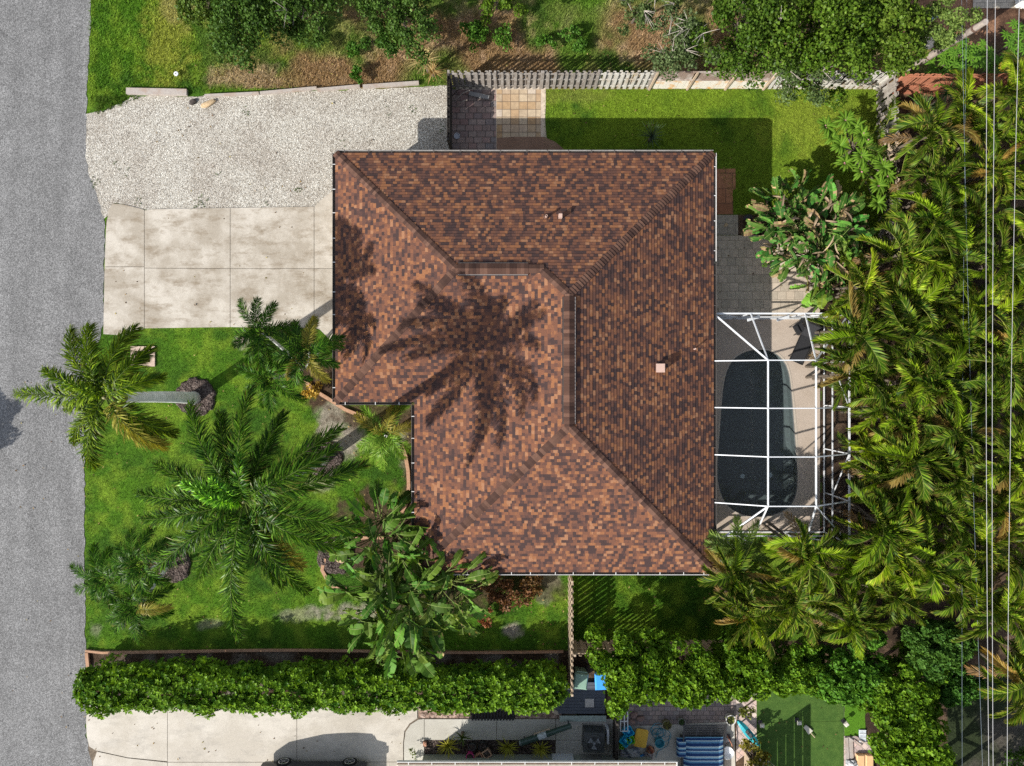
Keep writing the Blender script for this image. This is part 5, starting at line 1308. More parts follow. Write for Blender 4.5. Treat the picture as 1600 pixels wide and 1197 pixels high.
hedge('hedge', 146, 880, 1027, 1086, 2.05, 'long dense green hedge running from the road along the bottom of the lawn', 91)
# bushy trees continuing the hedge line
def bushy(px, py, z, R, label, seed, **k):
    a = dict(col=(.035,.10,.008), col2=(.17,.29,.02), nclump=50, per=110, leaf=.135, style='rosette', mat='hedge', hratio=.55, group='bushy trees along the south fence'); a.update(k)
    return leafy_tree('bushy_tree', px, py, z, R, label, 'tree', seed=seed, **a)
bushy(985, 1042, 2.4, 1.75, 'bushy tree right of the blue and green bins', 101)
bushy(1080, 1052, 2.3, 1.55, 'bushy tree over the mauve pavers, second right of the bins', 102, stretch=(1.25, 1))
bushy(1170, 1045, 2.3, 1.4, 'bushy tree behind the pink paver strip, below the clump palms', 103, stretch=(1.2, .9))
bushy(1250, 1050, 2.0, 1.3, 'low bushy tree along the top edge of the artificial turf', 104, stretch=(1.2, .8), col=(.05,.14,.015))
bushy(1335, 1052, 2.6, 1.7, 'bushy tree at the top right corner of the artificial turf', 105, col=(.05,.14,.015), col2=(.12,.26,.03))
bushy(1405, 1090, 3.0, 1.7, 'bushy tree right of the bright short grass', 106)
bushy(1425, 1165, 3.6, 1.75, 'bushy tree in the bottom right beside the cushions and stone strip', 107)
bushy(1455, 1010, 3.2, 1.3, 'darker bushy tree just left of the power lines, below the palm stand', 108, col=(.03,.09,.015), col2=(.09,.18,.03))
bushy(1490, 1070, 2.6, 1.0, 'small bushy tree nearest the power lines above the dark yard', 109, col=(.03,.10,.015), col2=(.08,.18,.03))
shrub('weed_bush', 1585, 1185, .6, .7, 'dark bush in the extreme bottom right corner', (.04,.10,.012), (.10,.18,.03), 110)

bushy(1512, 1300, 4.4, 2.0, 'tall bushy tree just below the bottom edge that shades the dark yard', 111)
bushy(1590, 1290, 4.4, 1.8, 'tall bushy tree below the bottom right corner of the photo', 112)
# ------------------------------------------------------------------ trees of the vacant lot
ft = lambda px, py, z, *a, **k: leafy_tree('leafy_tree', px, py, z, *a, base=(800+(px-800)*(1-z/34)*1.06, 598.5+(py-598.5)*(1-z/34)*1.07), **k)
ft(395, 16, 3.6, 1.95, 'rounded dark green tree at the top, nearest the road', seed=121, nclump=60, per=190, leaf=.12, col=(.035,.085,.012), col2=(.10,.17,.035))
ft(318, 5, 3.0, 1.0, 'small crown poking in at the top edge left of the dark tree', seed=122, nclump=20, per=150, leaf=.12, col=(.05,.10,.015), col2=(.11,.17,.03))
ft(480, 12, 4.0, 1.5, 'dark crown cut by the top edge with bare pale twigs', seed=123, nclump=36, per=170, leaf=.12, col=(.035,.085,.012), col2=(.10,.17,.035), twigs=10)
ft(622, 6, 3.6, 1.7, 'dark green tree above the dry straw coloured yucca', seed=124, nclump=52, per=190, leaf=.12, col=(.035,.085,.012), col2=(.10,.17,.035))
ft(598, 62, 2.0, 0.9, 'low leafy growth under the tree above the yucca', seed=125, nclump=20, per=120, leaf=.11, col=(.035,.095,.012), col2=(.08,.16,.03))
ft(775, -12, 3.5, 1.0, 'sliver of crown on the top edge above the shaded patio', seed=126, nclump=20, per=150, leaf=.12)
ft(1000, 5, 3.8, 1.0, 'thin olive crown at the top edge with bare pale twigs', seed=127, nclump=22, per=120, leaf=.11, col=(.06,.10,.03), col2=(.13,.17,.06), twigs=8)
ft(1065, 62, 4.0, 1.35, 'greyish olive crown leaning over the rust stained fence boards', seed=128, nclump=34, per=150, leaf=.11, col=(.05,.085,.028), col2=(.14,.18,.075), twigs=12)
ft(1170, 45, 4.6, 2.1, 'big leafy crown above the east end of the rust stained boards', seed=129, nclump=60, per=190, leaf=.13, col=(.030,.075,.006), col2=(.10,.16,.022), twigs=5)
ft(1290, 40, 5.0, 2.2, 'big bright green crown overhanging the whitewashed pickets', seed=130, nclump=62, per=190, leaf=.14, col=(.032,.080,.005), col2=(.12,.19,.022))
ft(1385, 35, 4.6, 1.9, 'leafy crown closest to the leaning utility pole', seed=131, nclump=50, per=180, leaf=.14, col=(.034,.080,.006), col2=(.12,.18,.025))
ft(1255, 112, 3.2, 1.5, 'lower grey green growth draping over the whitewashed pickets', seed=132, nclump=34, per=130, leaf=.11, col=(.045,.085,.022), col2=(.13,.18,.065), twigs=10, hratio=.4)
ft(1475, 28, 4.4, 1.2, 'soft yellow green crown above the leaning utility pole', seed=133, nclump=30, per=170, leaf=.11, col=(.08,.14,.03), col2=(.17,.24,.06))
ft(1595, 118, 3.0, .8, 'yellow leafed shrub on the right edge beside the red brown fence', seed=134, nclump=16, per=120, leaf=.11, col=(.25,.20,.02), col2=(.42,.34,.05))
def papaya(px, py, z, label, seed, n=16, R=.75):
    rng = np.random.default_rng(seed); c = P(px, py, z); t_ = thing('papaya_plant', (c.x, c.y, 0), label, 'plant', 'star leaved plants by the utility pole'); vg = Veg()
    for i in range(n):
        a = i*2.4; rr_ = R*math.sqrt((i+.5)/n); p0 = (rr_*math.cos(a), rr_*math.sin(a), z+rng.uniform(-.2,.25))
        for j in range(8): strap(vg, .30*rng.uniform(.8,1.2), .05, math.radians(rng.uniform(0, 30)), math.radians(-30), j*PI/4+a, (.045,.14,.010), rng, p0, 0, 3, 'lance', (.15,.28,.035), .3)
    vg.build('foliage', M['bigleaf'], t_); MB().tube([(0,0,-.05),(0,0,z)], [.07,.05], 8).build('stem', M['bark'], t_, local=True)
papaya(1500, 85, 1.6, 'star leaved plant under the right half of the leaning pole', 141)
papaya(1475, 102, 1.4, 'star leaved plant touching the red brown fence left of the wires', 142)
papaya(1528, 88, 1.6, 'star leaved plant between the leaning pole and the wires', 143, 12, .6)
papaya(1592, 60, 1.7, 'star leaved plant on the right edge above the fence', 144)
papaya(1560, 100, 1.2, 'small star leaved plant between two power lines', 145, 10, .5)

# ------------------------------------------------------------------ the palm stand on the right
PV = []
for v in range(7):
    rng = np.random.default_rng(200+v); vg = Veg(); n = int(rng.integers(14, 18)); a0 = rng.uniform(0, 6)
    for i in range(n):
        q_ = rng.random(); L = rng.uniform(1.7, 2.5)
        e0 = math.radians(rng.uniform(30, 82)); e1 = math.radians(rng.uniform(-105, -25))
        if q_ < .035: c1, c2, tb = (.20,.14,.03), (.32,.24,.08), .5
        elif q_ < .32: c1, c2, tb = (.10,.19,.006), (.36,.48,.03), .25
        else: c1, c2, tb = (.022,.062,.005), (.20,.30,.022), .27
        frond(vg, L, 72, rng.uniform(.42, .58), e0, e1, a0+i*2.4+rng.normal(0, .2), rng.normal(0, 1.0), .021, rng.uniform(.5, 1.25), .12, rng.uniform(.05,.3), rng.normal(0, 1.3), c1, c2, rng, .16, (rng.normal(0,.12), rng.normal(0,.12), 4+rng.uniform(-.5,.2)), (.24,.26,.07), tb, rng.uniform(.9, 1.6), .026)
    for i in range(1):   # hanging dead fronds
        frond(vg, 1.8, 26, .4, math.radians(20), math.radians(-85), rng.uniform(0,6), 0.3, .02, .3, .3, .5, 0, (.14,.09,.05), (.22,.15,.08), rng, .2, (0,0,3.3), (.2,.14,.08), .8)
    b = MB()
    for k in range(3):
        a = rng.uniform(0, 6); b.tube([(math.cos(a)*.35,math.sin(a)*.35,-.05),(math.cos(a)*.25,math.sin(a)*.25,2),(rng.normal(0,.08),rng.normal(0,.08),3.9)], [.07,.055,.05], 8)
    t_ = thing('clump_palm', (0,0,0), 'x', 'palm tree'); vg.build('crown', M['palmleaf'], t_); b.build('trunk', M['bark'], t_, local=True); PV.append(t_)
ORD = ['first','second','third','fourth','fifth','sixth','seventh','eighth','ninth','tenth','eleventh','twelfth','thirteenth','fourteenth','fifteenth']
rr = random.Random(9); spots = []
columns = [('in the column along the pool side', [(1335,455),(1345,520),(1330,575),(1370,636),(1372,700),(1388,752),(1378,815),(1262,858),(1150,905),(1165,965)]),
           ('in the second column from the pool', [(1405,400),(1412,462),(1402,525),(1420,590),(1412,655),(1425,720),(1418,785),(1385,845),(1330,880),(1245,930),(1318,962)]),
           ('in the middle column left of the power lines', [(1500,172),(1455,225),(1462,290),(1448,345),(1478,400),(1470,470),(1482,540),(1470,610),(1492,680),(1480,745),(1468,815),(1448,868),(1392,925)]),
           ('in the column under the power lines', [(1572,160),(1530,205),(1545,275),(1530,345),(1556,415),(1540,485),(1560,560),(1545,635),(1558,705),(1548,780),(1532,850),(1500,915)]),
           ('in the rightmost column at the photo edge', [(1600,225),(1612,310),(1600,390),(1618,470),(1602,550),(1615,630),(1602,710),(1612,790),(1598,885),(1548,945),(1590,985),(1600,1060)])]
used = set(); tot_ = 0
for cname, pts in columns:
    for i, (px, py) in enumerate(pts):
        v = tot_ % 7; first = v not in used; used.add(v)
        o = PV[v] if first else copy_tree(PV[v]); tot_ += 1
        sc_ = rr.uniform(.86, 1.12)
        z = 4.0*sc_; c = P(px+rr.uniform(-8, 8), py+rr.uniform(-8, 8), z*.95)
        o.location = (c.x, c.y, 0); o.rotation_euler = (rr.gauss(0, .03), rr.gauss(0, .03), rr.uniform(0, 6.28)); o.scale = (sc_*1.02,)*3
        o['label'] = 'arching green palm, %s from the top %s' % (ORD[i], cname); o['group'] = 'palms of the dense stand on the right'; o['category'] = 'palm tree'
# low undergrowth of seedlings and suckers filling the bed between the palms (uncountable)
rng = np.random.default_rng(77); vg = Veg()
for i in range(520):
    px, py = rng.uniform(1315, 1640), rng.uniform(190, 1010)
    if py > 830 and rng.random() < .4: px = rng.uniform(1160, 1500); py = rng.uniform(860, 985)
    z = rng.uniform(.5, 2.7); c = P(px, py, z); k_ = rng.uniform(.6, 1.5)
    if c.x < P(1300,0,0).x and py < 850: continue
    frond(vg, rng.uniform(1.1, 1.9), 34, rng.uniform(.32, .48), math.radians(rng.uniform(20, 75)), math.radians(rng.uniform(-80, -10)), rng.uniform(0, 6.28), rng.normal(0, .8), .021, rng.uniform(.2, 1.0), .12, .2, rng.normal(0, 1.0),
          (.03*k_,.075*k_,.006), (.16*k_,.24*k_,.02), rng, .12, tuple(c), (.20,.22,.06), .2, 1.2, .02)
setp(vg.build('undergrowth', M['palmleaf']), 'tangled low fronds filling the bed beneath the tall palm stand', 'undergrowth', kind='stuff')
small_palm(1150, 855, 3.2, 'low palm whose fronds reach over the south end of the screen cage', [(1150,858,3.0)], 161, L=1.8, col=((.10,.17,.03),(.20,.27,.06)))

# fallen leaves lying about (uncountable litter)
def litter(label, zones, seed, cols):
    rng = np.random.default_rng(seed); P3 = []
    for (x0, y0, x1, y1), n in zones:
        px = rng.uniform(x0, x1, n); py = rng.uniform(y0, y1, n); P3.append(np.stack([(px-800)/S(), (598.5-py)/S(), np.full(n, .05)], -1))
    P3 = np.concatenate(P3); vg = Veg(); cc = np.array(cols)[rng.integers(len(cols), size=len(P3))]
    leaves(vg, P3, np.tile([0,0,1.], (len(P3),1)), .10, cc, rng, .3, spread=.3)
    setp(vg.build('fallen_leaves', M['blade']), label, 'leaf litter', kind='stuff')
litter('scattered brown and yellow fallen leaves on road edge, lawns and paving', [((20,560,135,1190),26),((135,520,520,1010),130),((165,330,520,510),26),((230,155,700,320),40),((860,140,1360,360),70),((540,640,650,1010),90),((700,900,890,1010),60),((140,1120,640,1190),30),((900,900,1130,1000),40),((300,60,1000,136),300),((1190,1080,1320,1190),20),((1120,370,1280,480),16)], 301, [(.20,.12,.05),(.30,.20,.08),(.12,.07,.04),(.36,.30,.10)])

# tree across the road, out of the frame: its shade falls on the asphalt at the left edge
leafy_tree('leafy_tree', -228, 766, 3.0, 1.4, 'roadside tree across the street that shades the asphalt', seed=171, nclump=30, per=120)

# ------------------------------------------------------------------ pole and wires
A, C = P(1420,108,0), P(1540,34,5.6)
t_ = thing('utility_pole', A, 'weathered leaning utility pole at the top right', 'utility pole')
MB().tube([A+Vector((0,0,-.1)), A.lerp(C, .5), C], [.17,.15,.125], 14).build('pole', M['pole'], t_)
b = MB()
for f in (.30, .60, .88): p_ = A.lerp(C, f); b.tube([p_, p_+(C-A).normalized()*.07], [.178, .172], 14)
b.build('band', M['iron'], t_)
for i, (x0, x1, z, r_, m, lab) in enumerate([(1544,1547,5.9,.0095,'cable','leftmost of the three bright power lines'), (1557.5,1553,6.1,.0095,'cable','middle one of the three bright power lines, crossing close to its neighbour'),
        (1597,1573,6.0,.009,'cable','rightmost of the three bright power lines, slanting inward to the bottom'), (1513,1504,4.5,.005,'cable_dark','thin dark line farthest left of the wires'), (1500,1541,4.9,.005,'cable_dark','thin dark line slanting between the other wires')]):
    a, c = P(x0, -150, z), P(x1, 1350, z); pts = []
    for k in range(25):
        s_ = k/24; p_ = a.lerp(c, s_); p_.z = z-0.35*(1-(2*s_-1)**2)*.5; pts.append(p_)
    setp(MB().tube(pts, r_, 6).build('power_line', M[m]), lab, 'cable', 'power lines over the palm stand')

# ------------------------------------------------------------------ the neighbour's side
nx0, nx1, ny1 = P(634,0,0).x, P(1037,0,0).x, P(0,1190.5,2.64).y-.14
ny0 = ny1-9
t_ = thing('neighbour_house', ((nx0+nx1)/2, ny1-3, 0), 'neighbouring house showing only its white gutter edge and grey green wall at the bottom', 'house')
wy = P(0,1178.5,0).y; MB().box(P(662,0,0).x, ny0+.6, 0, nx1-.7, wy, 2.5).build('wall', M['wall_green'], t_)
b = MB(); X0, X1 = nx0, nx1; hw = (X1-X0)/2
zt = 2.6+T*min(hw, 4.5); m_ = min(hw, 4.5)
b.add([(X0,ny1,2.62),(X1,ny1,2.62),(X1,ny0,2.62),(X0,ny0,2.62),(X0+m_,ny1-m_,zt),(X1-m_,ny1-m_,zt),(X0,ny1,2.5),(X1,ny1,2.5),(X1,ny0,2.5),(X0,ny0,2.5)],
      [(0,4,5,1),(1,5,2),(2,5,4,3),(3,4,0),(0,1,7,6),(1,2,8,7),(2,3,9,8),(3,0,6,9),(6,7,8,9)])
b.build('roof', simple('beige_roof', (0.55,0.47,0.38), 0.9, 0.1, 0.15, 5, bump=0.4), t_)
b = MB(); b.box(X0,ny1+.105,2.5,X1+.02,ny1+.14,2.64)
g = b.build('gutter', M['whitegut'], t_); MB().box(X0,ny1,2.50,X1,ny1+.104,2.52).build('gutter_floor', simple('tan_gutter_floor',(0.40,0.30,0.22),0.9,0.1,0.3,8), g)
for i in range(12):
    x = X0+(i+.5)*(X1-X0)/12; MB().box(x-.018,ny1,2.625,x+.018,ny1+.104,2.64).build('gutter_strap', M['whitegut'], g)
MB().box(X1-.0,ny1-1.2,2.5,X1+.05,ny1+.14,2.645).build('rake_trim', M['whitegut'], t_)
MB().box(P(862,0,0).x, wy, .02, P(895,0,0).x, wy+.05, 2.05).build('door', M['white'], t_)
# meter box by the wall
c = P(924,1182,0); t_ = thing('meter_box', (c.x,c.y,0), 'low grey utility box between air conditioner and wall', 'utility box')
MB().box(-.55,-.14,0,.45,.14,.5).build('cabinet', simple('grey_cabinet',(.26,.26,.235),.6,.3,.1,6), t_, local=True)
MB().box(.02,-.05,.5,.16,.08,.56).build('latch', M['white'], t_, local=True)
# air conditioner
c = P(925,1146,0); t_ = thing('air_conditioner', (c.x,c.y,0), 'dark grey outdoor air conditioner with a round fan on top', 'air conditioner', rz=-.04)
b = MB(); b.box(-.52,-.50,.0,.52,.50,.10); b.build('base', simple('pad_concrete',(.33,.31,.28),.9,.2), t_, local=True)
b = MB(); r0 = [(-.48,-.46),(.48,-.46),(.48,.46),(-.48,.46)]; b.poly(r0, .10, .86)
for k in range(11): zz = .16+k*.06; b.poly([(x*1.03,y*1.03) for x,y in r0], zz, zz+.018)
M['ac'] = simple('dark_grey_enamel', (.075,.08,.08), .45, .4, .15, 8); b.build('cabinet', M['ac'], t_, local=True)
b = MB(); b.poly([(x*1.04,y*1.04) for x,y in r0], .865, .885); b.lathe((0,-.02,.885), [(.43,0),(.43,.05),(.36,.06),(.36,.005)], 28)
top_ = b.build('top_panel', M['ac'], t_, local=True)
b = MB()
for k in range(3):
    a = k*2.094+.5; vs = []
    for r1, w1, z1 in ((.07,.25,.0),(.33,.50,.03)):
        vs += [(r1*math.cos(a-w1),r1*math.sin(a-w1)-.02,.893+z1*.4),(r1*math.cos(a+w1),r1*math.sin(a+w1)-.02,.900+z1)]
    b.add(vs, [(0,1,3,2)])
b.lathe((0,-.02,.89), [(.08,0),(.08,.035),(.01,.04)], 14)
b.build('fan', simple('fan_grey', (.34,.36,.38), .35, .5, .1, 6), t_, local=True)
b = MB()
for rr_ in (.12,.20,.28,.35): b.tube([(rr_*math.cos(2*PI*i/24), rr_*math.sin(2*PI*i/24)-.02, .945) for i in range(25)], .005, 4)
for i in range(12): a = i*PI/6; b.tube([(.05*math.cos(a),.05*math.sin(a)-.02,.946),(.37*math.cos(a),.37*math.sin(a)-.02,.94)], .005, 4)
b.build('grille', M['black'], t_, local=True)
c = P(947,1140,0); MBx = MB(); MBx.box(c.x-.05,c.y-.35,0,c.x+.05,c.y+.35,.7); setp(MBx.build('disconnect_box', M['white']), 'narrow white box standing between air conditioner and dark fence', 'utility box')
# long dark green tube
A, C = P(813,1161,.55), P(892,1134,.75); t_ = thing('folded_parasol', A, 'folded dark green parasol lying slantwise above the flower bed', 'parasol')
MB().tube([A, A.lerp(C,.15), A.lerp(C,.5), A.lerp(C,.95), C], [.15,.16,.15,.12,.13], 14).build('cover', simple('dark_green_vinyl', (.03,.06,.05), .4, .5, .2, 8), t_)
d = (C-A).normalized(); MB().tube([A.lerp(C,.36)+Vector((0,0,.02)), A.lerp(C,.52)+Vector((0,0,.02))], [.157,.156], 14).build('label_band', simple('grey_label', (.40,.44,.46), .5, .4, .5, 14), t_)
MB().tube([A-d*.04, A+d*.05], [.10,.165], 14).build('end_cap', simple('pale_cap', (.30,.36,.36), .5, .4, .3, 12), t_)
b = MB(); s_ = Vector((-d.y, d.x, 0)); b.bar(A.lerp(C,.30)+s_*.2, A.lerp(C,.60)+s_*.2, .05, .05); b.bar(A.lerp(C,.30)+s_*.05, A.lerp(C,.30)+s_*.2, .04, .04); b.bar(A.lerp(C,.60)+s_*.05, A.lerp(C,.60)+s_*.2, .04, .04); b.build('handle', M['fence_tan'], t_)
MB().bar((C.x-.1,C.y,0),(C.x-.1,C.y,.7),.05,.05).build('leg', M['black'], t_); MB().bar((A.x+.2,A.y+.05,0),(A.x+.2,A.y+.05,.5),.05,.05).build('leg', M['black'], t_)
# bed plants
for px, py, lab, sd in [(700,1164,'yellow striped spiky plant at the left end of the flower bed',181),(793,1166,'yellow striped spiky plant touching the lower end of the folded parasol',182),(845,1168,'yellow striped spiky plant on the right, below the folded parasol',183)]:
    spiky('agave_plant', px, py, .45, lab, 54, .62, .032, (.20,.22,.02), sd, (5, 80), mid=(.50,.46,.07), group='yellow striped plants in the flower bed')
spiky('agave_plant', 722, 1152, .5, 'smaller green plant behind the yellow striped one at the left of the bed', 24, .5, .03, (.09,.13,.03), 184, (5, 80))
shrub('shrub', 645, 1190, .35, .55, 'thin leafed shrub on the walkway corner at the bottom edge', (.07,.12,.02), (.18,.22,.05), 185, .10, 26, 9)
shrub('shrub', 672, 1088, .6, .45, 'small twiggy reddish shrub poking out from under the hedge', (.12,.08,.03), (.12,.17,.04), 186, .10, 22, 9)
def pot(px, py, r, h, mat, label, cat='pot', soil=True, z=0.03, square=False, rz=0, plantc=None, name='plant_pot', seed=0):
    c = P(px, py, z); t_ = thing(name, (c.x,c.y,z), label, cat, rz=rz)
    if square:
        b = MB(); b.poly([(-r*.8,-r*.8),(r*.8,-r*.8),(r*.8,r*.8),(-r*.8,r*.8)], 0, h*.8); 
        for x0,y0,x1,y1 in ((-r,-r,r,-r+.04),(-r,r-.04,r,r),(-r,-r+.04,-r+.04,r-.04),(r-.04,-r+.04,r,r-.04)): b.box(x0,y0,h*.7,x1,y1,h)
        b.build('pot', mat, t_, local=True); MB().box(-r+.04,-r+.04,h*.8,r-.04,r-.04,h*.92).build('soil', M['mulch'] if soil else mat, t_, local=True)
    else:
        MB().lathe((0,0,0), [(r*.7,0),(r*.98,h*.96),(r,h),(r*.86,h),(r*.80,h*.8)], 24).build('pot', mat, t_, local=True)
        MB().lathe((0,0,h*.78), [(r*.82,0),(r*.81,.02),(.01,.03)], 20).build('soil', M['mulch'], t_, local=True)
    if plantc:
        vg = Veg(); r_ = np.random.default_rng(seed)
        for i in range(26): strap(vg, r*r_.uniform(.7,1.4), .02, math.radians(r_.uniform(10,80)), math.radians(-20), i*2.4, plantc, r_, (0,0,h*.8), 0, 3)
        vg.build('foliage', M['bigleaf'], t_)
    return t_
tc = simple('terracotta', (.50,.26,.17), .8, .2, .12, 9)
pot(749,1179,.17,.30,tc,'square terracotta pot touching the pink pot',square=True,rz=.5)
pot(761,1173,.19,.34,simple('pale_terracotta', (.58,.36,.25), .8, .2, .1, 9),'paler square terracotta pot, the right one of the pair',square=True,rz=.6)
pot(735,1177,.20,.36,simple('hot_pink_plastic', (.62,.06,.25), .4, .4, .08, 5),'hot pink round pot in the flower bed')
pot(754,1162,.22,.28,M['black'],'round black pot behind the pair of terracotta pots')
pot(738,1164,.19,.22,M['ac'],'round charcoal pot behind the pink pot')
c = P(664,1161,0); b = MB(); b.box(c.x-.08,c.y-.12,0,c.x+.08,c.y+.12,.12); setp(b.build('brick', tc), 'single terracotta brick at the upper left corner of the flower bed', 'brick')
# grate
c = P(770,1117,0); t_ = thing('slatted_grate', (c.x,c.y,0), 'dark slatted grate under the lower edge of the hedge', 'grate')
for i in range(14): MB().box(-1.05+i*.155,-.26,.01,-.97+i*.155,.26,.06).build('slat', M['black'], t_, local=True)
MB().box(-1.08,-.28,0.002,1.12,.28,.009).build('tray', M['bed'] if 'bed' in M else M['mulch'], t_, local=True)
# grey boarded platform
c = P(905,1090,0); t_ = thing('boarded_step', (c.x,c.y,0), 'dark blue grey boarded platform below the green bin', 'platform')
db = simple('blue_grey_boards', (.075,.085,.105), .7, .3, .15, 6); x0, x1 = P(868,0,0).x-c.x, P(945,0,0).x-c.x; y0, y1 = P(0,1113,0).y-c.y, P(0,1064,0).y-c.y
b = MB()
for i in range(10): b.box(x0, y0+(y1-y0)*i/10+.006, .04, x1, y0+(y1-y0)*(i+1)/10-.006, .16)
b.build('deck_boards', db, t_, local=True); MB().box(x0+.02,y0+.02,0.0,x1-.02,y1-.02,.035).build('frame', M['black'], t_, local=True)
c2 = P(921,1098,.16); b = MB(); b.box(c2.x-.22,c2.y-.21,.161,c2.x+.22,c2.y+.21,.20); setp(b.build('stepping_tile', simple('pale_tile', (.42,.40,.38), .8, .2, .06, 8)), 'square pale tile lying on the blue grey boards', 'tile')
c = P(910,1119,0); t_ = thing('plank_bench', (c.x,c.y,0), 'long low pale green shelf between boards and air conditioner', 'shelf')
MB().box(-1.15,-.14,.22,1.15,.14,.26).build('top', simple('pale_green_plastic', (.30,.36,.33), .5, .4, .25, 8), t_, local=True)
for x in (-1.0,0,1.0): MB().box(x-.04,-.12,0,x+.04,.12,.22).build('leg', M['ac'], t_, local=True)
stone('rock', 868, 1111, .0, .17, .16, .12, simple('beige_stone', (.42,.35,.27), .9, .2, .2, 8), 'beige stone at the left end of the pale green shelf', seed=11)
stone('rock', 858, 1101, .0, .2, .16, .12, simple('beige_stone', (.45,.38,.30), .9, .2, .2, 8), 'larger beige stone hugging the lower right end of the hedge', seed=12)
# wheelie bins
def bin_(px, py, rz, col, label, sc_=1.0, lidc=None):
    c = P(px, py, .16); t_ = thing('wheelie_bin', (c.x,c.y,.0), label, 'bin', 'wheelie bins behind the hedge gap', rz=rz)
    m_ = simple('bin_plastic', col, .45, .4, .08, 5); b = MB()
    vs = [(-.24,-.24,.08),(.24,-.24,.08),(.24,.28,.08),(-.24,.28,.08),(-.31,-.36,.98),(.31,-.36,.98),(.31,.36,.98),(-.31,.36,.98)]
    b.add(vs, [(0,3,2,1),(4,5,6,7),(0,1,5,4),(1,2,6,5),(2,3,7,6),(3,0,4,7)]); b.build('body', m_, t_, local=True)
    b = MB(); b.add([(-.34,-.42,.985),(.34,-.42,.985),(.34,.38,1.0),(-.34,.38,1.0),(-.28,-.34,1.05),(.28,-.34,1.05),(.28,.32,1.07),(-.28,.32,1.07)], [(0,3,2,1),(4,5,6,7),(0,1,5,4),(1,2,6,5),(2,3,7,6),(3,0,4,7)])
    ld = b.build('lid', simple('bin_lid_plastic', lidc or col, .4, .4, .08, 5), t_, local=True)
    MB().bar((-.26,.43,1.0),(.26,.43,1.0),.04,.04).build('handle', m_, t_, local=True)
    for s in (-1,1):
        w_ = MB().tube([(s*.27,.30,.12),(s*.33,.30,.12)], .12, 14).build('wheel', M['rubber'], t_, local=True)
bin_(905,1052,-.12,(.20,.32,.25),'pale green wheelie bin above the blue grey boards')
bin_(937,1053,.05,(.03,.22,.62),'bright blue wheelie bin right of the green one', lidc=(.05,.30,.75))
# white rail fence piece
t_ = thing('white_gate', P(969,1104,0), 'narrow white railing standing above the toy pile', 'gate')
for px in (965,971,976):
    a, c = P(px,1098,0), P(px,1128,0); MB().bar((a.x,a.y,.9),(c.x,c.y,.9),.045,.05).build('rail', M['white'], t_)
for py in (1098,1113,1128):
    a, c = P(965,py,0), P(976,py,0); MB().bar((a.x,a.y,.9),(c.x,c.y,.9),.04,.04).build('rail', M['white'], t_); MB().bar((a.x,a.y,0.0),(a.x,a.y,.9),.045,.045).build('post', M['white'], t_)
# toys and junk
def lump(name, px, py, z, sx, sy, sz, col, label, cat, seed, rz=0, rough=.4):
    return stone(name, px, py, z, sx, sy, sz, simple(name+'_surface', col, rough, .4, .15, 9), label, cat, rz, seed)
def toy_tub(px, py, r, col, label, seed, rz=0):
    c = P(px, py, .05); t_ = thing('toy_tub', (c.x,c.y,.05), label, 'toy', rz=rz); b = MB(); n = 24
    f = lambda i, k, z: ((r*k*(1+.18*math.cos(i*2*PI/n*4+seed)))*math.cos(i*2*PI/n), (r*k*(1+.18*math.cos(i*2*PI/n*4+seed)))*math.sin(i*2*PI/n), z)
    V = [f(i, k, z) for k, z in ((.85,0),(1,.30),(1.05,.31),(.85,.31),(.75,.08)) for i in range(n)]; F = [(l*n+i, l*n+(i+1)%n, (l+1)*n+(i+1)%n, (l+1)*n+i) for l in range(4) for i in range(n)]+[tuple(range(4*n,5*n))]
    b.add(V, F); b.build('tub', simple('toy_plastic', col, .3, .5, .05, 4), t_, local=True)
    MB().lathe((0,0,.08), [(r*.5,0),(r*.35,.2),(r*.05,.24)], 16).build('tower', simple('toy_plastic_inner', tuple(min(1,x*1.3+.05) for x in col), .3, .5, .05, 4), t_, local=True)
toy_tub(980,1139,.26,(.02,.42,.72),'bright blue toy tub at the top of the toy pile',1)
toy_tub(976,1153,.27,(.02,.45,.70),'cyan toy tub in the middle of the toy pile',2, .5)
toy_tub(984,1152,.20,(.18,.55,.03),'lime green toy dish on the cyan tub',3, .2)
toy_tub(970,1162,.13,(.16,.42,.04),'small lime green toy by the dark board fence',4)
c = P(1002,1154,.35); t_ = thing('yellow_crate', (c.x,c.y,.03), 'flat yellow tub lid tilted beside the lime green toy', 'toy', rz=-.17)
b = MB(); pts = []
for sx, sy, a0 in ((1,1,0),(-1,1,90),(-1,-1,180),(1,-1,270)):
    for k in range(5): a = math.radians(a0+k*22.5); pts.append((sx*.20+.11*math.cos(a), sy*.34+.11*math.sin(a)))
b.poly(pts, .26, .30); b.poly([(x*.86,y*.9) for x,y in pts], .301, .315); b.build('panel', simple('yellow_plastic', (.72,.45,.06), .45, .4, .06, 4), t_, local=True); MB().poly([(x*.8,y*.8) for x,y in pts], 0, .255).build('box', simple('grey_blue_plastic', (.14,.2,.28), .5, .4), t_, local=True)
c = P(1031,1146,.06); b = MB(); rr = random.Random(3)
for k in range(5):
    cx0, cy0, r_ = c.x+rr.uniform(-.22,.25), c.y+rr.uniform(-.35,.3), rr.uniform(.22,.42)
    b.tube([(cx0+r_*math.cos(i*.33), cy0+r_*.85*math.sin(i*.33), .07+.03*k+.01*math.sin(i)) for i in range(20)], .016, 6)
b.tube([(c.x+.2,c.y-.2,.07),(c.x+.5,c.y-.1,.07),(c.x+.4,c.y-.6,.07),(c.x-.1,c.y-.9,.07),(c.x-.2,c.y-1.2,.07)], .016, 6)
setp(b.build('garden_hose', simple('blue_hose', (.03,.22,.30), .4, .4, .1, 5)), 'tangled blue garden hose on the slab right of the yellow lid', 'hose')
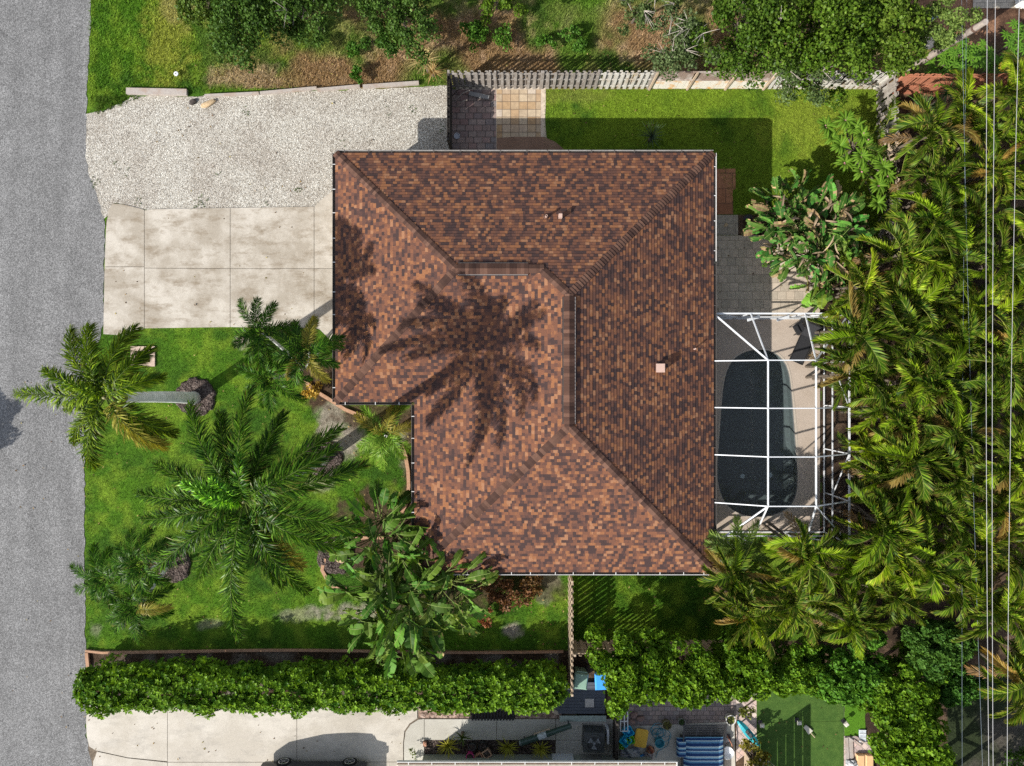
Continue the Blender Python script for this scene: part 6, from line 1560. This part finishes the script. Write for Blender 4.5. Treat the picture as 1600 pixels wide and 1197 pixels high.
c = P(1029,1157,.03); MBx = MB(); MBx.lathe((c.x,c.y,.03), [(.20,0),(.24,.30),(.21,.31),(.18,.10)], 20); setp(MBx.build('bucket', simple('teal_bucket', (.04,.25,.33), .35, .4, .05, 4)), 'teal bucket among the loops of the blue hose', 'bucket')
def folded_bag(name, px, py, R, cols, label, cat, seed, z=.05):
    rng = np.random.default_rng(seed); c = P(px, py, z); n = 14; V = []; C_ = []; q_ = []
    for j in range(n):
        for i in range(n):
            u, v = i/(n-1)*2-1, j/(n-1)*2-1; rr_ = R*(1+.15*math.sin(3*u+seed)); hh = .35*R*2*max(0, 1-(u*u+v*v)*.55)+rng.uniform(-.05,.07)
            V.append((u*rr_*(1-.12*v*v), v*rr_*.8*(1-.12*u*u), max(.01, hh))); C_.append(cols[int((u*2.2+v*1.3+3+rng.uniform(-.3,.3))) % len(cols)])
    q_ = [(j*n+i, j*n+i+1, (j+1)*n+i+1, (j+1)*n+i) for j in range(n-1) for i in range(n-1)]
    if 'cloth' not in M:
        t = NT('crumpled_fabric'); a = t.n('ShaderNodeAttribute', attribute_name='Col').outputs['Color']; M['cloth'] = t.done(t.bsdf(a, .6, .3))
    o = mesh_np(name, V, [np.array(q_)], M['cloth'], col=np.array(C_)); o.location = c; return setp(o, label, cat)
folded_bag('crumpled_bag', 984, 1177, .42, [(.45,.45,.47),(.40,.40,.42),(.10,.12,.16)], 'crumpled silver grey bag at the foot of the dark board fence', 'bag', 5)
folded_bag('blue_tarp', 999, 1187, .36, [(.02,.14,.40),(.03,.25,.55),(.02,.07,.20)], 'crumpled deep blue tarp below the yellow lid', 'tarp', 6)
folded_bag('grey_cloth', 1012, 1180, .26, [(.30,.28,.28),(.22,.20,.20)], 'grey cloth between blue tarp and red brown toy heap', 'cloth', 7)
folded_bag('toy_heap', 1016, 1171, .24, [(.30,.08,.04),(.42,.20,.10),(.12,.06,.05)], 'red brown heap below the yellow lid', 'toy', 8)
pot(1040,1128,.24,.35,simple('olive_ceramic', (.16,.15,.08), .5, .4, .2, 6),'olive round pot on the pavers, left of two',plantc=(.12,.12,.03),seed=1)
pot(1063,1124,.19,.30,simple('grey_ceramic', (.24,.24,.22), .5, .4, .2, 6),'small grey round pot, right of the olive one',plantc=(.05,.09,.03),seed=2)
pot(1138,1119,.25,.42,simple('white_ceramic', (.62,.60,.56), .5, .4, .06, 6),'white rimmed round pot at the corner of the neighbour slab',plantc=(.20,.22,.06),seed=3)
for k, (px, py) in enumerate([(990,1117),(1000,1122),(986,1128)]): lump('rock', px, py, .0, .2, .17, .1, (.26,.17,.15), ['mauve boulder nearest the white railing','mauve boulder on the right of the small pile','mauve boulder lowest of the small pile by the toys'][k], 'rock', 20+k, rough=.9)
# striped swing bed with black rails
c = P(1092,1172,0); t_ = thing('garden_daybed', (c.x,c.y,0), 'garden daybed with blue striped cushion and black barred back', 'daybed')
Xa, Xb = -1.05, 1.2
b = MB(); ys_ = P(0,1152,.45).y-c.y; yb_ = -2.6
t = NT('striped_blue_canvas'); sep = t.n('ShaderNodeSeparateXYZ'); t.put(sep.inputs[0], t.obj())
st_ = t.math('FRACT', t.math('MULTIPLY', sep.outputs[1], 2.1)); cc = t.ramp(st_, [(0,(.015,.05,.16)),(.30,(.10,.25,.42)),(.46,(.40,.55,.62)),(.56,(.015,.05,.17)),(.74,(.16,.36,.52)),(.86,(.45,.58,.62))], 'CONSTANT')
stripe = t.done(t.bsdf(t.mix(1.0, cc, t.ramp(t.noise(12,3,.6), [(.3,.8),(.7,1.1)]), 'MULTIPLY'), .8, .2))
def cushion(name, x0, x1, y0, y1, z, th, mat):
    n, m_ = 14, 22; V = []; 
    for j in range(m_):
        for i in range(n):
            u, v = i/(n-1), j/(m_-1); ed = min(1, 6*min(u, 1-u))**.5*min(1, 9*min(v, 1-v))**.5
            V.append((x0+(x1-x0)*u, y0+(y1-y0)*v, z+th*ed+random.uniform(-.008,.008)))
    q_ = [(j*n+i, j*n+i+1, (j+1)*n+i+1, (j+1)*n+i) for j in range(m_-1) for i in range(n-1)]
    return mesh_np(name, V, [np.array(q_)], mat, t_, smooth=True)
cushion('cushion', Xa+.18, Xb-.12, yb_, ys_, .42, .16, stripe)
cushion('cushion', Xa-.18, Xa+.30, ys_-.95, ys_-.02, .44, .22, stripe)
MB().box(Xa+.1,yb_,.30,Xb-.05,ys_+.02,.40).build('frame', M['black'], t_, local=True)
b = MB()
for k in range(6): yy = ys_+.14+k*.115; b.bar((Xa+.15,yy,.46+k*.05),(Xb-.1,yy,.46+k*.05),.045,.045)
for x in (Xa+.15,-.25,.45,Xb-.1): b.bar((x,ys_,.40),(x,ys_+.75,.73),.035,.035)
b.build('back_rail', M['black'], t_, local=True)
for x in (Xa+.12,Xb-.08): 
    MB().bar((x,ys_-.25,.60),(x,ys_+.80,.78),.06,.05).build('armrest', M['black'], t_, local=True)
    for y in (ys_-.1, yb_+.1): MB().bar((x,y,0.0),(x,y,.32),.06,.06).build('leg', M['black'], t_, local=True)
c = P(1134,1172,.04); MBx = MB(); MBx.lathe((c.x,c.y,.04), [(.28,0),(.33,.28),(.31,.30),(.26,.10),(.01,.08)], 24); b_ = setp(MBx.build('wash_basin', M['white']), 'round white basin at the right end of the daybed', 'basin')
folded_bag('folded_blanket', 1131, 1153, .34, [(.13,.14,.16),(.20,.20,.22),(.10,.05,.06)], 'dark grey blanket heap right of the barred daybed back', 'blanket', 9)
# teal board
A, C = P(1153,1126,.3), P(1186,1166,.45); d = (C-A).normalized(); s_ = Vector((-d.y,d.x,0)); b = MB(); n = 12; V = []
for i in range(n+1):
    t1 = i/n; p_ = A.lerp(C, t1); w_ = .19*math.sin(PI*(.06+.88*t1))**.6
    V += [p_+s_*w_, p_+Vector((0,0,.07)), p_-s_*w_, p_-Vector((0,0,.07))]
F = [(i*4+k, i*4+(k+1)%4, i*4+4+(k+1)%4, i*4+4+k) for i in range(n) for k in range(4)]+[(3,2,1,0),(n*4,n*4+1,n*4+2,n*4+3)]
b.add(V, F); t_ = thing('kayak', (A.x,A.y,0), 'slim teal kayak leaning on the pink pavers', 'kayak'); b.build('hull', simple('teal_plastic', (.01,.27,.32), .35, .5, .08, 4), t_)
MB().obox(A.lerp(C,.5)+Vector((0,0,.085)), (.42,.16,.02), math.atan2(d.y,d.x)).build('seat', M['ac'], t_)
b = MB(); b.bar((A.x+.2,A.y-.25,0),(A.x+.2,A.y-.25,.26),.06,.06); b.bar((C.x-.2,C.y+.22,0),(C.x-.2,C.y+.22,.36),.06,.06); b.build('leg', M['black'], t_)
leafy_tree('potted_croton', 1172, 1178, .8, .75, 'orange and green leafed plant below the teal kayak', 'plant', None, (.10,.12,.02), (.28,.22,.04), 191, 14, 36, .15, .6, trunk=True, cr=.34, twigs=2)
leafy_tree('potted_croton', 1164, 1108, .6, .4, 'small leafy plant at the upper end of the teal kayak', 'plant', None, (.10,.13,.03), (.20,.22,.05), 192, 8, 30, .12, .6, trunk=False, cr=.34)
strip_line('garden_cane', [(1152,1112),(1180,1092)], .035, .05, .05, M['bark'], 'dark stick lying over the pink pavers', 'stick')
b = MB(); a = P(1136,1150,.5); c = P(1146,1174,.1); b.tube([a, a.lerp(c,.5)+Vector((.05,.02,.05)), c], .02, 6); setp(b.build('paddle_stick', M['fence_red']), 'thin reddish stick across the slab edge', 'stick')
# horizontal slat fence whose shade stripes the turf
A = P(1163,1173,0); t_ = thing('slat_fence', A, 'tall horizontal slat fence shading the turf in stripes at the bottom edge', 'fence')
for k in range(8): MB().box(A.x-.02, A.y-4.5, .02+k*.335, A.x+.02, A.y-.04, .02+k*.335+.275).build('slat', M['fence_tan'], t_)
for y in (0, -2.2, -4.5): MB().bar((A.x,A.y+y,0),(A.x,A.y+y,2.62),.08,.08).build('post', M['fence_tan'], t_)
# turf lanterns
for px, py, lab in [(1187,1128,'square path light at the left end of the turf seam'),(1244.5,1124,'square path light in the middle of the turf seam'),(1317,1126,'square path light at the right end of the turf seam')]:
    c = P(px, py, 0); t_ = thing('path_light', (c.x,c.y,.0), lab, 'lamp', 'path lights on the turf', rz=0.0 if px < 1300 else .7)
    MB().box(-.10,-.10,.02,.10,.10,.05).build('base', M['black'], t_, local=True); MB().bar((0,0,.05),(0,0,.35),.03,.03).build('stake', M['black'], t_, local=True)
    b = MB(); b.add([(-.11,-.11,.35),(.11,-.11,.35),(.11,.11,.35),(-.11,.11,.35),(-.08,-.08,.42),(.08,-.08,.42),(.08,.08,.42),(-.08,.08,.42)], [(0,3,2,1),(4,5,6,7),(0,1,5,4),(1,2,6,5),(2,3,7,6),(3,0,4,7)]); b.build('cap', simple('pale_lamp_cap', (.55,.52,.46), .4, .4, .05, 4), t_, local=True)
A, C = P(1257,1134,.08), P(1273,1152,.08); t_ = thing('garden_scoop', A, 'pale scoop with wooden handle lying on the turf', 'scoop')
d = (C-A).normalized(); s_ = Vector((-d.y,d.x,0)); m_ = A.lerp(C,.6); b = MB(); b.add([A+s_*.09,A-s_*.09,m_-s_*.14,m_+s_*.14,A+s_*.09+Vector((0,0,.05)),A-s_*.09+Vector((0,0,.05)),m_-s_*.14+Vector((0,0,.02)),m_+s_*.14+Vector((0,0,.02))], [(3,2,1,0),(4,5,6,7),(0,1,5,4),(1,2,6,5),(2,3,7,6),(3,0,4,7)])
b.build('blade', simple('pale_metal', (.50,.47,.40), .5, .4, .1, 6), t_); MB().tube([m_+Vector((0,0,.02)), C+Vector((0,0,.02))], .022, 8).build('handle', M['fence_tan'], t_)
# cushions, tray, boards bottom right
c = P(1349,1183,0); t_ = thing('tan_lounge_cushion', (c.x,c.y,0), 'tan two section cushion at the bottom edge near the bushy tree', 'cushion')
tan = simple('tan_canvas', (.60,.38,.20), .8, .2, .1, 5)
def pil(x0,y0,x1,y1,z0,z1):
    b = MB(); k=.05; b.add([(x0,y0,z0),(x1,y0,z0),(x1,y1,z0),(x0,y1,z0),(x0,y0,z1-.04),(x1,y0,z1-.04),(x1,y1,z1-.04),(x0,y1,z1-.04),(x0+k,y0+k,z1),(x1-k,y0+k,z1),(x1-k,y1-k,z1),(x0+k,y1-k,z1)], [(0,3,2,1),(0,1,5,4),(1,2,6,5),(2,3,7,6),(3,0,4,7),(4,5,9,8),(5,6,10,9),(6,7,11,10),(7,4,8,11),(8,9,10,11)]); return b
for i in (0,1):
    pil(-.42+i*.43,-1.2,-.01+i*.43,.22,.04,.22).build('cushion_section', tan, t_, local=True)
c = P(1347,1149,0); t_ = thing('white_rack', (c.x,c.y,0), 'white wire rack lying above the tan cushion', 'rack'); b = MB()
for k in range(6): b.bar((-.15+k*.06,-.28,.06),(-.15+k*.06,.28,.06),.018,.018)
for y in (-.28,-.09,.09,.28): b.bar((-.17,y,.065),(.17,y,.065),.03,.02)
b.build('wire_grid', M['white'], t_, local=True); MB().box(-.17,-.30,.015,.17,.30,.04).build('tray', simple('pale_blue_tray',(.45,.52,.58),.5,.4), t_, local=True)
for k, (a, c, lab) in enumerate([((1322,1152),(1324,1197),'pale grey plank at the left side of the stone strip'),((1329,1152),(1331,1197),'second pale grey plank of the stone strip'),((1325,1151),(1345,1166),'short stick slanting across the top of the planks'),((1332,1150),(1356,1163),'longer stick slanting beside the white rack')]):
    A, C = P(*a,.04), P(*c,.04); b = MB(); b.bar(A+Vector((0,0,.02+.04*(k>1))), C+Vector((0,0,.02+.04*(k>1))), .18 if k < 2 else .05, .04); setp(b.build('plank' if k < 2 else 'stick', M['timber']), lab, 'plank' if k < 2 else 'stick')
A = P(1183,1197,.1); C = P(1190,1172,.1)
for k in range(2):
    b = MB(); b.bar(A+Vector((k*.2,0,.1)), C+Vector((k*.2-.1,0,.3)), .1, .04); setp(b.build('plank', M['timber']), ['leaning grey plank beside the teal kayak foot, left one','leaning grey plank beside the teal kayak foot, right one'][k], 'plank')
folded_bag('white_bundle', 1330, 1193, .3, [(.55,.55,.56),(.35,.36,.38)], 'white grey bundle at the very bottom on the stone strip', 'bundle', 12)
# bird bath, blue bench in the far corner lot
c = P(1446,66,.6); t_ = thing('bird_bath', (c.x,c.y,0), 'cracked pale bowl left of the leaning utility pole', 'bird bath')
MB().lathe((0,0,0), [(.22,0),(.10,.1),(.08,.5),(.36,.62),(.42,.70),(.38,.70),(.05,.60)], 24).build('bowl', simple('pale_stone', (.60,.52,.42), .8, .2, .15, 7), t_, local=True)
A, C = P(1447,34,.4), P(1468,19,.4); t_ = thing('old_pipe', A, 'blue grey pipe section above the pale bowl', 'pipe'); MB().tube([A+Vector((0,0,-.2)), C+Vector((0,0,-.2))], [.14,.14], 14).build('pipe', simple('blue_grey_pipe', (.22,.30,.38), .5, .4, .3, 7), t_)
c = P(1594,3,.3); folded_bag('white_bundle', 1594, 6, .35, [(.7,.68,.64),(.5,.48,.45)], 'white cloth bundle in the top right corner', 'bundle', 13)
# bits leaning in the shaded patio corner
A, C = P(733,146,.15), P(764,153,.15); b = MB(); b.bar(A, C, .20, .12); setp(b.build('gutter_offcut', simple('grey_metal', (.22,.22,.22), .4, .5, .1, 6)), 'grey metal trough lying at the foot of the dark fence', 'trough')
for k, (a, c, lab) in enumerate([((709,158),(734,141),'pale bent stick in the corner of the shaded patio'),((712,168),(730,156),'thin pale stick lower in the shaded patio corner'),((707,150),(722,138),'short dark stick in the patio fence corner')]):
    A, C = P(*a,.2), P(*c,.9); b = MB(); b.tube([A, A.lerp(C,.6)+Vector((0,.04,.1)), C], .022, 6); setp(b.build('stick', M['twig'] if k < 2 else M['bark']), lab, 'stick')
c = P(714,213,0); t_ = thing('plant_saucer', (c.x,c.y,.02), 'round pale grey saucer on the shaded patio', 'saucer'); MB().lathe((0,0,0), [(.14,0),(.16,.04),(.14,.045),(.12,.015),(.01,.015)], 22).build('dish', simple('grey_dish', (.45,.46,.5), .5, .4, .05, 4), t_, local=True)
stone('rock', 1134, 352, .0, .1, .1, .05, M['rock'], 'tiny stone beside the grey paver step', seed=31)
stone('rock', 1168, 340, .0, .22, .15, .08, simple('black_rock', (.05,.05,.055), .9, .2, .3, 9), 'dark rock in the soil right of the paver step', seed=32)
stone('rock', 1178, 352, .0, .18, .13, .08, simple('black_rock', (.07,.07,.075), .9, .2, .3, 9), 'second dark rock closer to the patio corner', seed=33)

# ------------------------------------------------------------------ parked van at the bottom edge
yside = P(0,1184,0).y; xr, xf = P(415,0,0).x, P(577,0,0).x; wr, wf = P(447,0,0).x, P(549,0,0).x
car = thing('parked_car', ((xr+xf)/2, yside-.95, 0), 'dark parked van whose wheels just show at the bottom edge of the driveway', 'van')
cx, cy = (xr+xf)/2, yside-.95; Lh = (xf-xr)/2
prof = [(-Lh,.45),(-Lh+.02,.95),(-Lh+.30,1.12),(-Lh+.95,1.58),(-Lh+1.6,1.68),(-.2,1.72),(.75,1.62),(1.55,1.12),(Lh-.25,.92),(Lh,.70),(Lh,.35),(Lh-.1,.28),(-Lh+.1,.28)]
secs = [(-.95,.0),(-.93,.0),(.93,0),(.95,0)]
V, F = [], []
def wy_(z): return .93 if z < 1.0 else .93-(z-1.0)*.30
for sg in (-1, 1):
    for x, z in prof: V.append((x, sg*wy_(z), z))
n = len(prof)
F = [(i, (i+1)%n, n+(i+1)%n, n+i) for i in range(n)]+[tuple(range(n)), tuple(reversed(range(n, 2*n)))]
b = MB(); b.add(V, F); body = b.build('body', M['car'], car, local=True)
for sg in (-1, 1):
    g = [(-Lh+.75,1.10),(-Lh+1.15,1.52),(-.2,1.60),(.65,1.52),(1.25,1.12)]
    b = MB(); b.add([(x, sg*(wy_(z)+.006), z) for x, z in g], [tuple(range(len(g)))]); b.build('side_window', M['carglass'], car, local=True)
    MB().obox((1.15, sg*1.03, 1.12), (.12,.20,.16)).build('mirror', M['car'], car, local=True)
    MB().box(-Lh-.01, sg*.78-.12, .80, -Lh+.25, sg*.78+.12, 1.0).build('tail_lamp', M['red'], car, local=True)
    MB().box(Lh-.35, sg*.72-.16, .66, Lh+.01, sg*.72+.16, .80).build('headlight', M['white'], car, local=True)
    for x in (wr-cx, wf-cx):
        y_ = sg*.86; wh = MB().tube([(x,y_-.11*1,.35),(x,y_+.11,.35)], .35, 28).build('wheel', M['rubber'], car, local=True)
        b = MB(); yo = y_+sg*.112
        b.tube([(x,yo-sg*.02,.35),(x,yo,.35)], .06, 12)
        for k in range(7): a = k*2*PI/7; b.bar((x+.05*math.cos(a),yo,.35+.05*math.sin(a)),(x+.235*math.cos(a),yo,.35+.235*math.sin(a)),.05,.02)
        b.tube([(x+.235*math.cos(i*PI/12),yo,.35+.235*math.sin(i*PI/12)) for i in range(25)], .022, 5)
        b.build('rim', M['alloy'], wh, local=True)
MB().add([(.80,-.72,1.60),(.80,.72,1.60),(1.52,.84,1.15),(1.52,-.84,1.15)], [(0,3,2,1)]).build('windscreen', M['carglass'], car, local=True).location = (.02,0,.02)
